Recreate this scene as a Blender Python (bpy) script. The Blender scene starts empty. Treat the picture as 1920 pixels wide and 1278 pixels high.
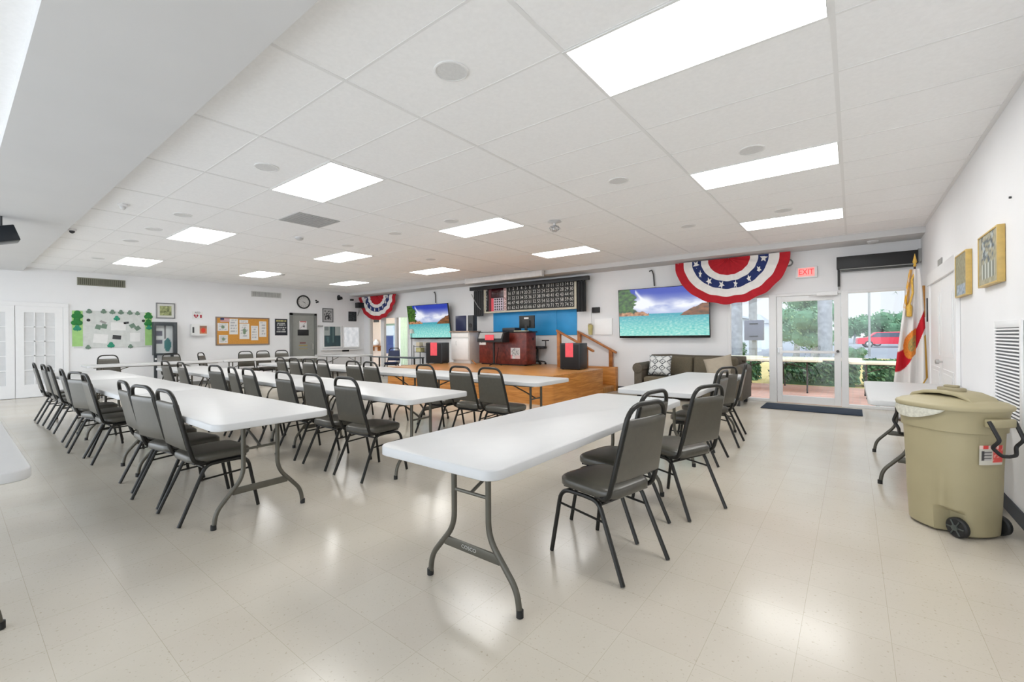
import bpy, bmesh, math, random
from mathutils import Vector, Matrix, noise
random.seed(7)
PI = math.pi
SC = bpy.context.scene
COL = SC.collection

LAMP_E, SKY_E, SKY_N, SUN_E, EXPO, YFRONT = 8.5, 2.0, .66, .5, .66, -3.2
# ------------------------------------------------------------------ camera
F_PX, YAW, CY, ROLL, EYE = 823.07, 0.6597, 630.57, 0.0077, 1.274
_f = Vector((-math.sin(YAW), math.cos(YAW), 0)); _r = Vector((math.cos(YAW), math.sin(YAW), 0)); _u = Vector((0, 0, 1))
CR = _r * math.cos(ROLL) - _u * math.sin(ROLL)
CU = _u * math.cos(ROLL) + _r * math.sin(ROLL)
CAM = Vector((0, 0, EYE))
cd = bpy.data.cameras.new('camera'); cam = bpy.data.objects.new('camera', cd); COL.objects.link(cam)
cd.sensor_width = 36; cd.lens = 36 * F_PX / 1920; cd.shift_y = -(639 - CY) / 1920; cd.clip_start = .02; cd.clip_end = 400
cam.matrix_world = Matrix(((CR.x, CU.x, -_f.x, 0), (CR.y, CU.y, -_f.y, 0), (CR.z, CU.z, -_f.z, EYE), (0, 0, 0, 1)))
SC.camera = cam

def ray(x, y): return CR * ((x - 960) / F_PX) - CU * ((y - CY) / F_PX) + _f
def PZ(x, y, z=0): d = ray(x, y); return CAM + d * ((z - EYE) / d.z)
def PY(x, y, Y): d = ray(x, y); return CAM + d * (Y / d.y)
def PX(x, y, X): d = ray(x, y); return CAM + d * (X / d.x)

# ------------------------------------------------------------------ materials
def srgb(r, g, b):
    f = lambda c: (c / 255 / 12.92) if c / 255 <= .04045 else ((c / 255 + .055) / 1.055) ** 2.4
    return (f(r), f(g), f(b), 1)
MATS = {}
def mat(name, col, rough=.5, metal=0, spec=.5, var=.06, scale=12, bump=0, bscale=200, emit=0):
    if name in MATS: return MATS[name]
    m = bpy.data.materials.new(name); m.use_nodes = True; nt = m.node_tree; N = nt.nodes
    b = N['Principled BSDF']; b.inputs['Roughness'].default_value = rough; b.inputs['Metallic'].default_value = metal
    b.inputs['Specular IOR Level'].default_value = spec
    col = tuple(col[:3]) + (1,)
    tc = N.new('ShaderNodeTexCoord')
    if var:
        n = N.new('ShaderNodeTexNoise'); n.inputs['Scale'].default_value = scale; n.inputs['Detail'].default_value = 3
        nt.links.new(tc.outputs['Object'], n.inputs['Vector'])
        r = N.new('ShaderNodeValToRGB'); r.color_ramp.elements[0].position = .3; r.color_ramp.elements[1].position = .7
        r.color_ramp.elements[0].color = tuple(c * (1 - var) for c in col[:3]) + (1,)
        r.color_ramp.elements[1].color = tuple(min(1, c * (1 + var)) for c in col[:3]) + (1,)
        nt.links.new(n.outputs['Fac'], r.inputs['Fac']); nt.links.new(r.outputs['Color'], b.inputs['Base Color'])
    else: b.inputs['Base Color'].default_value = col
    if bump:
        n2 = N.new('ShaderNodeTexNoise'); n2.inputs['Scale'].default_value = bscale
        nt.links.new(tc.outputs['Object'], n2.inputs['Vector'])
        bp = N.new('ShaderNodeBump'); bp.inputs['Strength'].default_value = bump; bp.inputs['Distance'].default_value = .002
        nt.links.new(n2.outputs['Fac'], bp.inputs['Height']); nt.links.new(bp.outputs['Normal'], b.inputs['Normal'])
    if emit:
        b.inputs['Emission Color'].default_value = col; b.inputs['Emission Strength'].default_value = emit
    MATS[name] = m; return m

def vcol_mat(name, emit=0, rough=.5):
    m = bpy.data.materials.new(name); m.use_nodes = True; nt = m.node_tree; b = nt.nodes['Principled BSDF']
    a = nt.nodes.new('ShaderNodeVertexColor'); a.layer_name = 'Col'
    b.inputs['Roughness'].default_value = rough
    if emit:
        b.inputs['Base Color'].default_value = (.01, .01, .01, 1)
        nt.links.new(a.outputs['Color'], b.inputs['Emission Color']); b.inputs['Emission Strength'].default_value = emit
    else: nt.links.new(a.outputs['Color'], b.inputs['Base Color'])
    return m

def wood_mat(name, c1, c2, rough=.35, axis=(1, 12, 12), scale=3):
    m = bpy.data.materials.new(name); m.use_nodes = True; nt = m.node_tree; N = nt.nodes; b = N['Principled BSDF']
    tc = N.new('ShaderNodeTexCoord'); mp = N.new('ShaderNodeMapping'); mp.inputs['Scale'].default_value = axis
    n = N.new('ShaderNodeTexNoise'); n.inputs['Scale'].default_value = scale; n.inputs['Detail'].default_value = 5; n.inputs['Distortion'].default_value = .6
    r = N.new('ShaderNodeValToRGB'); r.color_ramp.elements[0].position = .35; r.color_ramp.elements[1].position = .68
    r.color_ramp.elements[0].color = c1; r.color_ramp.elements[1].color = c2
    nt.links.new(tc.outputs['Object'], mp.inputs['Vector']); nt.links.new(mp.outputs['Vector'], n.inputs['Vector'])
    nt.links.new(n.outputs['Fac'], r.inputs['Fac']); nt.links.new(r.outputs['Color'], b.inputs['Base Color'])
    b.inputs['Roughness'].default_value = rough
    return m

def floor_mat():
    m = bpy.data.materials.new('vinyl_tile'); m.use_nodes = True; nt = m.node_tree; N = nt.nodes; L = nt.links; b = N['Principled BSDF']
    tc = N.new('ShaderNodeTexCoord'); mp = N.new('ShaderNodeMapping'); mp.inputs['Location'].default_value = (-.12, -.247, 0)
    L.new(tc.outputs['Object'], mp.inputs['Vector'])
    br = N.new('ShaderNodeTexBrick'); br.offset = 0; br.squash = 1
    br.inputs['Scale'].default_value = 1; br.inputs['Brick Width'].default_value = .3048; br.inputs['Row Height'].default_value = .3048
    br.inputs['Mortar Size'].default_value = .0011; br.inputs['Mortar Smooth'].default_value = .3; br.inputs['Bias'].default_value = 0
    br.inputs['Color1'].default_value = FLOOR_A; br.inputs['Color2'].default_value = FLOOR_B; br.inputs['Mortar'].default_value = FLOOR_M
    L.new(mp.outputs['Vector'], br.inputs['Vector'])
    n = N.new('ShaderNodeTexNoise'); n.inputs['Scale'].default_value = 70; n.inputs['Detail'].default_value = 4; L.new(tc.outputs['Object'], n.inputs['Vector'])
    r = N.new('ShaderNodeValToRGB'); r.color_ramp.elements[0].position = .27; r.color_ramp.elements[1].position = .38
    r.color_ramp.elements[0].color = (.76, .72, .66, 1); r.color_ramp.elements[1].color = (1, 1, 1, 1)
    L.new(n.outputs['Fac'], r.inputs['Fac'])
    mx = N.new('ShaderNodeMix'); mx.data_type = 'RGBA'; mx.blend_type = 'MULTIPLY'; mx.inputs['Factor'].default_value = 1
    L.new(br.outputs['Color'], mx.inputs[6]); L.new(r.outputs['Color'], mx.inputs[7])
    n3 = N.new('ShaderNodeTexNoise'); n3.inputs['Scale'].default_value = 1.3; n3.inputs['Detail'].default_value = 3; L.new(tc.outputs['Object'], n3.inputs['Vector'])
    r3 = N.new('ShaderNodeValToRGB'); r3.color_ramp.elements[0].position = .35; r3.color_ramp.elements[1].position = .65
    r3.color_ramp.elements[0].color = (.94, .93, .91, 1); r3.color_ramp.elements[1].color = (1, 1, 1, 1); L.new(n3.outputs['Fac'], r3.inputs['Fac'])
    m2 = N.new('ShaderNodeMix'); m2.data_type = 'RGBA'; m2.blend_type = 'MULTIPLY'; m2.inputs['Factor'].default_value = 1
    L.new(mx.outputs[2], m2.inputs[6]); L.new(r3.outputs['Color'], m2.inputs[7]); L.new(m2.outputs[2], b.inputs['Base Color'])
    b.inputs['Roughness'].default_value = .22; b.inputs['Specular IOR Level'].default_value = .42
    rr = N.new('ShaderNodeMapRange'); rr.inputs['To Min'].default_value = .15; rr.inputs['To Max'].default_value = .25; L.new(n3.outputs['Fac'], rr.inputs['Value']); L.new(rr.outputs['Result'], b.inputs['Roughness'])
    return m
FLOOR_A = srgb(198, 191, 178); FLOOR_B = srgb(196, 188, 175); FLOOR_M = srgb(176, 167, 150)

def glass_mat(name, tint=(1, 1, 1, 1), gloss=.9):
    m = bpy.data.materials.new(name); m.use_nodes = True; nt = m.node_tree; N = nt.nodes; N.remove(N['Principled BSDF'])
    t = N.new('ShaderNodeBsdfTransparent'); t.inputs['Color'].default_value = tint
    g = N.new('ShaderNodeBsdfGlossy'); g.inputs['Roughness'].default_value = .01
    lw = N.new('ShaderNodeLayerWeight'); lw.inputs['Blend'].default_value = .5
    pw = N.new('ShaderNodeMath'); pw.operation = 'POWER'; pw.inputs[1].default_value = 4; nt.links.new(lw.outputs['Facing'], pw.inputs[0])
    fr = N.new('ShaderNodeMath'); fr.operation = 'MULTIPLY_ADD'; fr.inputs[1].default_value = .5; fr.inputs[2].default_value = .03; nt.links.new(pw.outputs[0], fr.inputs[0])
    mx = N.new('ShaderNodeMixShader'); nt.links.new(fr.outputs[0], mx.inputs[0]); nt.links.new(t.outputs[0], mx.inputs[1]); nt.links.new(g.outputs[0], mx.inputs[2])
    nt.links.new(mx.outputs[0], N['Material Output'].inputs['Surface'])
    return m

def paver_mat(name, c1, c2, mort, w, h):
    m = bpy.data.materials.new(name); m.use_nodes = True; nt = m.node_tree; N = nt.nodes; b = N['Principled BSDF']
    tc = N.new('ShaderNodeTexCoord'); br = N.new('ShaderNodeTexBrick'); br.inputs['Scale'].default_value = 1
    br.inputs['Brick Width'].default_value = w; br.inputs['Row Height'].default_value = h; br.inputs['Mortar Size'].default_value = .006
    br.inputs['Color1'].default_value = c1; br.inputs['Color2'].default_value = c2; br.inputs['Mortar'].default_value = mort
    nt.links.new(tc.outputs['Object'], br.inputs['Vector']); nt.links.new(br.outputs['Color'], b.inputs['Base Color']); b.inputs['Roughness'].default_value = .8
    return m

# ------------------------------------------------------------------ mesh builder
class MB:
    def __init__(s): s.v = []; s.f = []; s.m = []; s.c = []
    def add(s, vs, fs, mi=0):
        o = len(s.v); s.v += [Vector(p) for p in vs]; s.f += [tuple(i + o for i in f) for f in fs]; s.m += [mi] * len(fs); return s
    def box(s, x0, x1, y0, y1, z0, z1, mi=0, rot=None, piv=None):
        if x0 > x1: x0, x1 = x1, x0
        if y0 > y1: y0, y1 = y1, y0
        if z0 > z1: z0, z1 = z1, z0
        vs = [Vector((x, y, z)) for z in (z0, z1) for (x, y) in ((x0, y0), (x1, y0), (x1, y1), (x0, y1))]
        if rot is not None:
            p = Vector(piv) if piv is not None else Vector(((x0 + x1) / 2, (y0 + y1) / 2, (z0 + z1) / 2))
            vs = [rot @ (q - p) + p for q in vs]
        return s.add(vs, [(3, 2, 1, 0), (4, 5, 6, 7), (0, 1, 5, 4), (1, 2, 6, 5), (2, 3, 7, 6), (3, 0, 4, 7)], mi)
    def tube(s, pts, r, seg=8, caps=True, mi=0, closed=False):
        P = [Vector(p) for p in pts]; n = len(P); rings = []; up = None
        for i, p in enumerate(P):
            if closed: t = P[(i + 1) % n] - P[i - 1]
            else: t = (P[min(i + 1, n - 1)] - P[max(i - 1, 0)])
            t.normalize()
            if up is None:
                up = Vector((0, 0, 1)) if abs(t.z) < .9 else Vector((1, 0, 0))
            a = up - t * up.dot(t); a.normalize(); up = a; b = t.cross(a)
            rr = r[i] if isinstance(r, (list, tuple)) else r
            rings.append([p + (a * math.cos(2 * PI * k / seg) + b * math.sin(2 * PI * k / seg)) * rr for k in range(seg)])
        vs = [q for R in rings for q in R]; fs = []
        for i in range(n if closed else n - 1):
            j = (i + 1) % n
            for k in range(seg):
                k2 = (k + 1) % seg; fs.append((i * seg + k, i * seg + k2, j * seg + k2, j * seg + k))
        if caps and not closed:
            fs.append(tuple(range(seg))[::-1]); fs.append(tuple((n - 1) * seg + k for k in range(seg)))
        return s.add(vs, fs, mi)
    def prism(s, poly, d0, d1, ax='z', mi=0):
        """poly in the plane perpendicular to ax, extruded from d0 to d1 (ax z: (x,y); y: (x,z); x: (y,z))"""
        n = len(poly)
        def P(a, b, d): return (a, b, d) if ax == 'z' else ((a, d, b) if ax == 'y' else (d, a, b))
        vs = [P(a, b, d0) for a, b in poly] + [P(a, b, d1) for a, b in poly]
        fs = [tuple(range(n))[::-1], tuple(range(n, 2 * n))] + [(i, (i + 1) % n, n + (i + 1) % n, n + i) for i in range(n)]
        return s.add(vs, fs, mi)
    def loft(s, rings, cap0=True, cap1=True, mi=0):
        n = len(rings[0]); vs = [p for R in rings for p in R]; fs = []
        for i in range(len(rings) - 1):
            for k in range(n):
                k2 = (k + 1) % n; fs.append((i * n + k, i * n + k2, (i + 1) * n + k2, (i + 1) * n + k))
        if cap0: fs.append(tuple(range(n))[::-1])
        if cap1: fs.append(tuple((len(rings) - 1) * n + k for k in range(n)))
        return s.add(vs, fs, mi)
    def lathe(s, prof, c=(0, 0, 0), seg=24, axis=(0, 0, 1), mi=0):
        a = Vector(axis).normalized(); u = a.orthogonal().normalized(); w = a.cross(u); c = Vector(c)
        rings = [[c + a * h + (u * math.cos(2 * PI * k / seg) + w * math.sin(2 * PI * k / seg)) * max(r, 1e-4) for k in range(seg)] for r, h in prof]
        return s.loft(rings, True, True, mi)
    def ball(s, c, r, seg=10, rings=6, sc=(1, 1, 1), mi=0):
        c = Vector(c); R = []
        for i in range(rings + 1):
            t = PI * i / rings; rr = max(math.sin(t), .001) * r; z = -math.cos(t) * r
            R.append([c + Vector((rr * math.cos(2 * PI * k / seg) * sc[0], rr * math.sin(2 * PI * k / seg) * sc[1], z * sc[2])) for k in range(seg)])
        return s.loft(R, True, True, mi)
    def grid(s, fn, nu, nv, mi=0):
        vs = [fn(i / nu, j / nv) for j in range(nv + 1) for i in range(nu + 1)]
        fs = [(j * (nu + 1) + i, j * (nu + 1) + i + 1, (j + 1) * (nu + 1) + i + 1, (j + 1) * (nu + 1) + i) for j in range(nv) for i in range(nu)]
        return s.add(vs, fs, mi)

WL = {}      # world base of every thing (no rotation while it is built)
def base_of(o): return WL.get(o.name, Vector((0, 0, 0)))
def build(name, mb, mats, parent=None, loc=None, bevel=0, smooth=True, angle=40, cols=None, bseg=2):
    off = base_of(parent) if parent is not None else (Vector(loc) if loc is not None else Vector((0, 0, 0)))
    me = bpy.data.meshes.new(name); me.from_pydata([tuple(p - off) for p in mb.v], [], mb.f)
    if not isinstance(mats, (list, tuple)): mats = [mats]
    for m in mats: me.materials.append(m)
    for p, mi in zip(me.polygons, mb.m): p.material_index = mi
    if cols is not None:
        ca = me.color_attributes.new('Col', 'FLOAT_COLOR', 'POINT')
        for i, c in enumerate(cols): ca.data[i].color = c
    bm = bmesh.new(); bm.from_mesh(me)
    if cols is None:
        bmesh.ops.recalc_face_normals(bm, faces=bm.faces)
        if bevel:
            ed = [e for e in bm.edges if len(e.link_faces) == 2 and e.calc_face_angle(0) > math.radians(40)]
            bmesh.ops.bevel(bm, geom=ed, offset=bevel, segments=bseg, affect='EDGES', profile=.5, clamp_overlap=True)
    if smooth:
        for f in bm.faces: f.smooth = True
        for e in bm.edges:
            if len(e.link_faces) == 2 and e.calc_face_angle(0) > math.radians(angle): e.smooth = False
    bm.to_mesh(me); bm.free()
    o = bpy.data.objects.new(name, me); COL.objects.link(o)
    if parent is not None: o.parent = parent; WL[o.name] = off
    else: o.location = off; WL[o.name] = off
    return o
def tag(o, label, cat, group=None):
    o['label'] = label; o['category'] = cat
    if group: o['group'] = group
    return o
def thing(name, label, cat, loc, group=None):
    o = bpy.data.objects.new(name, None); COL.objects.link(o); o.location = loc; o.empty_display_size = .1
    WL[o.name] = Vector(loc); return tag(o, label, cat, group)
def struct(name, mb, m, bevel=0, parent=None, smooth=False):
    o = build(name, mb, m, parent, bevel=bevel, smooth=smooth)
    if parent is None: o['kind'] = 'structure'
    return o
def one(name, mb, m, label, cat, group=None, bevel=0, loc=None, smooth=True, cols=None):
    if loc is None:
        xs = [p.x for p in mb.v]; ys = [p.y for p in mb.v]; zs = [p.z for p in mb.v]
        loc = ((min(xs) + max(xs)) / 2, (min(ys) + max(ys)) / 2, min(zs))
    return tag(build(name, mb, m, None, loc, bevel, smooth, cols=cols), label, cat, group)
def dup(root, loc, rz, label, group=None):
    r = root.copy(); COL.objects.link(r); r.location = loc; r.rotation_euler = (0, 0, rz); r['label'] = label
    if group: r['group'] = group
    for ch in list(root.children):
        c = ch.copy(); COL.objects.link(c); c.parent = r
        for g in ch.children:
            d = g.copy(); COL.objects.link(d); d.parent = c
    return r
def fillet(pts, r, n=5):
    P = [Vector(p) for p in pts]; out = [P[0]]
    for i in range(1, len(P) - 1):
        a = (P[i - 1] - P[i]); b = (P[i + 1] - P[i]); rr = min(r, a.length * .48, b.length * .48)
        A = P[i] + a.normalized() * rr; B = P[i] + b.normalized() * rr
        for k in range(n + 1):
            t = k / n; out.append(A * (1 - t) ** 2 + P[i] * 2 * t * (1 - t) + B * t * t)
    out.append(P[-1]); return out
def rrect(w, h, r, n=5, cx=0, cy=0):
    out = []
    for (sx, sy, a0) in ((1, 1, 0), (-1, 1, 90), (-1, -1, 180), (1, -1, 270)):
        for k in range(n + 1):
            a = math.radians(a0 + 90 * k / n); out.append((cx + sx * (w / 2 - r) + r * math.cos(a), cy + sy * (h / 2 - r) + r * math.sin(a)))
    return out
def sq_ring(cx, cy, z, rx, ry, p=2.6, n=40):
    out = []
    for k in range(n):
        a = 2 * PI * k / n; c, s = math.cos(a), math.sin(a)
        q = (abs(c) ** p + abs(s) ** p) ** (-1 / p); out.append(Vector((cx + rx * q * c, cy + ry * q * s, z)))
    return out
def picture(name, O, U, V, nu, nv, fn, m, parent=None, label=None, cat=None, group=None):
    O, U, V = Vector(O), Vector(U), Vector(V); mb = MB(); mb.grid(lambda u, v: O + U * u + V * v, nu, nv)
    cols = [tuple(fn(i / nu, j / nv))[:3] + (1,) for j in range(nv + 1) for i in range(nu + 1)]
    o = build(name, mb, m, parent, smooth=False, cols=cols, loc=None if parent is not None else O)
    if label: tag(o, label, cat, group)
    return o
_fc = {}
def glyphs(txt, size):
    if (txt, size) in _fc: return _fc[(txt, size)]
    cu = bpy.data.curves.new('lettering', 'FONT'); cu.body = txt; cu.size = size; cu.align_x = 'CENTER'; cu.align_y = 'CENTER'; cu.resolution_u = 3
    o = bpy.data.objects.new('lettering', cu); COL.objects.link(o)
    dg = bpy.context.evaluated_depsgraph_get(); me = bpy.data.meshes.new_from_object(o.evaluated_get(dg))
    r = ([v.co.copy() for v in me.vertices], [tuple(p.vertices) for p in me.polygons])
    bpy.data.objects.remove(o); bpy.data.curves.remove(cu); bpy.data.meshes.remove(me)
    _fc[(txt, size)] = r; return r
def write(mb, txt, size, c, U, V, mi=0, sx=1):
    vs, fs = glyphs(txt, size); c, U, V = Vector(c), Vector(U), Vector(V)
    mb.add([c + U * (p.x * sx) + V * p.y for p in vs], fs, mi); return mb
def nz(x, y, s=0): return noise.noise(Vector((x, y, s)))
def fb(x, y, s=0): return nz(x, y, s) * .6 + nz(x * 2.1, y * 2.1, s + 3) * .3 + nz(x * 4.3, y * 4.3, s + 7) * .15
def mixc(a, b, t): t = max(0, min(1, t)); return tuple(a[i] * (1 - t) + b[i] * t for i in range(3))

ORD = ['first', 'second', 'third', 'fourth', 'fifth', 'sixth', 'seventh', 'eighth', 'ninth', 'tenth']

# shared materials
WALL = mat('wall_paint', (.82, .82, .83), .6, var=.015, scale=2, bump=.06, bscale=300)
CEIL = mat('ceiling_tile', (.90, .90, .905), .9, var=.02, scale=40, bump=.15, bscale=120)
DRYW = mat('soffit_shade_paint', (.64, .64, .645), .7, var=.015, scale=2)  # greyer than the walls: the soffit's shade is put into its colour
TBAR = mat('ceiling_grid_paint', (.80, .80, .80), .5, var=0)
TRIM = mat('trim_paint', (.82, .82, .825), .35, var=.01)
RUBBER = mat('dark_rubber', srgb(46, 52, 60), .5, var=.1)
WHITE = mat('white_plastic', (.54, .54, .54), .38, var=.015, scale=8, bump=.05, bscale=400)
LEGM = mat('grey_brown_steel', srgb(92, 89, 80), .38, metal=.35, var=.06)
CAP = mat('black_rubber_cap', srgb(30, 30, 30), .6, var=.1)
VINYL = mat('black_vinyl', srgb(80, 77, 69), .30, spec=.6, var=.08, scale=30, bump=.25, bscale=260)
FRAME = mat('dark_chair_steel', srgb(36, 35, 32), .34, metal=.3, var=.05)
BLACK = mat('matte_black', (.012, .012, .013), .5, var=.05)
BLACKG = mat('gloss_black', (.010, .010, .012), .2, var=0)
DKG = mat('dark_grey_plastic', srgb(58, 60, 62), .5, var=.08)
MIDG = mat('mid_grey_paint', srgb(150, 150, 148), .5, var=.03)
PAPER = mat('white_paper', (.78, .78, .77), .8, var=.03)
PINKP = mat('pink_paper', srgb(238, 92, 104), .8, var=.05)
REDP = mat('red_paint', srgb(200, 30, 40), .5, var=.05)
STEEL = mat('brushed_steel', (.55, .55, .55), .3, metal=.9, var=.03)
GOLD = mat('gold_trim', srgb(214, 170, 70), .45, metal=.15, var=.12, scale=40)
PRINT = vcol_mat('printed_paper', 0, .6)
SCREEN = vcol_mat('lit_screen', .62, .15)
GLASS = glass_mat('clear_glass')
# ================================================================== room shell
XL, XR, YB, H, YF = -14.45, .875, 9.6, 2.889, YFRONT
SOF = 2.80
DX0, DX1, DH = -1.97, .72, 2.03          # glass front in the back wall
OX0, OX1, OH = -14.12, -11.86, 2.02      # glazed opening at the left of the back wall
fm = floor_mat()
struct('floor', MB().box(XL - .15, XR + .15, YF, YB + .02, -.12, 0), fm)
m = MB(); m.box(XL, XR, 1.04, 9.02, H, H + .08); m.box(XL, XR, YF, .27, H, H + .08); struct('ceiling', m, CEIL)
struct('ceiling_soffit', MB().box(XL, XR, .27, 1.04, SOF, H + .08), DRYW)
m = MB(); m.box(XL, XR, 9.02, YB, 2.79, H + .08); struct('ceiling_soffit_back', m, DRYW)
struct('wall_left', MB().box(XL - .15, XL, YF, YB + .15, 0, H + .08), WALL)
struct('wall_right', MB().box(XR, XR + .15, YF, YB + .15, 0, H + .08), WALL)
m = MB()
m.box(XL, OX0, YB, YB + .15, 0, H + .08); m.box(OX0, OX1, YB, YB + .15, OH, H + .08); m.box(OX1, DX0, YB, YB + .15, 0, H + .08)
m.box(DX0, DX1, YB, YB + .15, DH, H + .08); m.box(DX1, XR, YB, YB + .15, 0, H + .08)
struct('wall_back', m, WALL)
# ceiling grid of T bars
m = MB(); GX, GY = -1.2899, 2.1527
i = -11
for i in range(-11, 2):
    x = GX + 1.2192 * i
    if XL < x < XR: m.box(x - .0125, x + .0125, 1.04, 9.02, H - .003, H + .002)
for j in range(-1, 12):
    y = GY + .6096 * j
    if 1.04 < y < 9.0: m.box(XL, XR, y - .008, y + .008, H - .002, H + .002)
m.box(XR - .03, XR, 1.04, 9.02, H - .006, H + .002); m.box(XL, XL + .03, 1.04, 9.02, H - .006, H + .002)
struct('trim_1', m, TBAR)
# baseboards
struct('baseboard_right', MB().box(XR - .012, XR - .001, YF, 6.36, .001, .10).box(XR - .012, XR - .001, 8.46, YB, .001, .10), RUBBER)
struct('baseboard_back', MB().box(OX1 + .05, DX0 - .03, YB - .012, YB - .001, .001, .10), RUBBER)
struct('baseboard_left', MB().box(XL + .001, XL + .012, 1.78, 6.8, .001, .10).box(XL + .001, XL + .012, 7.8, YB, .001, .10), mat('grey_rubber', srgb(120, 120, 118), .5))

# ------------------------------------------------------------------ left wall: white double doors
def T(y0, y1, z0, z1, d0=0, d1=.03): return (XL + d0, XL + d1, y0, y1, z0, z1)
m = MB(); m.box(*T(1.66, 1.75, 0, 2.11, .001, .035)); m.box(*T(.09, .18, 0, 2.11, .001, .035)); m.box(*T(.09, 1.75, 2.03, 2.12, .001, .04))
dl = struct('door_1', m, TRIM, bevel=.004)
FRG = mat('frosted_door_glass', srgb(214, 215, 216), .25, var=.03)
for y0, y1 in ((.92, 1.66), (.18, .92)):
    m = MB(); g0, g1, z0, z1 = y0 + .135, y1 - .135, .29, 1.89
    m.box(*T(y0 + .004, g0, .01, 2.03, .002, .03)); m.box(*T(g1, y1 - .004, .01, 2.03, .002, .03)); m.box(*T(g0, g1, .01, z0, .002, .03)); m.box(*T(g0, g1, z1, 2.03, .002, .03))
    for k in (1, 2): yy = g0 + (g1 - g0) * k / 3; m.box(*T(yy - .011, yy + .011, z0, z1, .012, .026))
    for k in range(1, 5): zz = z0 + (z1 - z0) * k / 5; m.box(*T(g0, g1, zz - .011, zz + .011, .012, .026))
    lf = struct('door_leaf', m, TRIM, parent=dl)
    struct('glass_pane', MB().box(*T(g0, g1, z0, z1, .004, .010)), FRG, parent=lf)
# grey steel door
m = MB(); GRD = mat('grey_door_paint', srgb(142, 143, 138), .45, var=.03); GRF = mat('grey_frame_paint', srgb(118, 119, 116), .45, var=.03)
m.box(*T(6.84, 6.93, 0, 2.10, .001, .05)); m.box(*T(7.65, 7.74, 0, 2.10, .001, .05)); m.box(*T(6.84, 7.74, 2.03, 2.10, .001, .05))
d2 = struct('door_2', m, GRF)
lf = struct('door_leaf', MB().box(*T(6.93, 7.65, .01, 2.03, .002, .02)), GRD, parent=d2)
m = MB(); m.tube([(XL + .02, 7.58, .9), (XL + .07, 7.58, .9), (XL + .07, 7.58, 1.08), (XL + .02, 7.58, 1.08)], .012); struct('door_handle', m, STEEL, parent=d2, smooth=True)
struct('key_slot', MB().box(*T(7.13, 7.42, 1.01, 1.05, .02, .026)).box(*T(7.13, 7.42, .91, .93, .02, .026)), mat('brass_strip', srgb(170, 150, 100), .4, metal=.5), parent=d2)

# office windows in the left wall
def win(name, y0, y1, z0, z1, fr=.05):
    m = MB(); m.box(*T(y0, y0 + fr, z0, z1, .001, .05)); m.box(*T(y1 - fr, y1, z0, z1, .001, .05)); m.box(*T(y0 + fr, y1 - fr, z0, z0 + fr, .001, .05)); m.box(*T(y0 + fr, y1 - fr, z1 - fr, z1, .001, .05))
    return struct(name, m, TRIM, bevel=.003)
w1 = win('window_1', 7.95, 8.68, .92, 1.72)
def office(u, v):
    c = (.012, .055, .07)
    if .52 < u < .60: c = (.10, .20, .21)
    if .40 < u < .46: c = (.02, .09, .10)
    if v > .55 and (u < .36 or u > .66): c = (.42, .47, .46)
    if v < .5 and .12 < u < .34: c = (.05, .14, .16) if (u - .12) * 3 > .5 - v else c
    if v < .18: c = (.015, .06, .075)
    if v > .82 and .05 < u < .3: c = (.2, .24, .24)
    return c
picture('window_view', (XL + .006, 8.0, .97), (0, .63, 0), (0, 0, .70), 26, 28, office, PRINT, w1)
struct('glass_pane', MB().box(XL + .03, XL + .034, 8.0, 8.63, .97, 1.67), GLASS, parent=w1)
w2 = win('window_2', 8.70, 9.40, .90, 1.70)
def bright(u, v):
    n = fb(u * 5, v * 6, 5); return mixc((.62, .64, .67), (.86, .87, .88), .5 + n * 1.4)
picture('window_view', (XL + .006, 8.75, .95), (0, .6, 0), (0, 0, .7), 24, 24, bright, vcol_mat('lit_window', .55, .5), w2)
struct('glass_pane', MB().box(XL + .03, XL + .034, 8.75, 9.35, .95, 1.65), GLASS, parent=w2)
struct('window_sill', MB().box(XL + .001, XL + .09, 7.9, 9.45, .84, .88), TRIM, bevel=.004, parent=w2)

# ------------------------------------------------------------------ right wall: white double door
def R_(y0, y1, z0, z1, d0=0, d1=.03): return (XR - d1, XR - d0, y0, y1, z0, z1)
m = MB(); m.box(*R_(6.36, 6.47, 0, 2.02, .001, .035)); m.box(*R_(8.33, 8.46, 0, 2.02, .001, .035)); m.box(*R_(6.36, 8.46, 1.93, 2.09, .001, .045))
d3 = struct('door_3', m, TRIM, bevel=.004)
for y0, y1 in ((6.47, 7.39), (7.41, 8.33)):
    m = MB(); m.box(*R_(y0, y1, .01, 1.93, .002, .02)); 
    for a, b in ((.18, .85), (1.0, 1.78)):
        m.box(*R_(y0 + .12, y1 - .12, a, b, .02, .027)); m.box(*R_(y0 + .17, y1 - .17, a + .05, b - .05, .027, .031))
    struct('door_leaf', m, TRIM, parent=d3, bevel=.003)
m = MB(); m.lathe([(.012, 0), (.012, .03), (.028, .035), (.03, .06), (.018, .07)], (XR - .02, 7.33, .93), 14, (-1, 0, 0)); struct('door_knob', m, STEEL, parent=d3, smooth=True)

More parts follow.
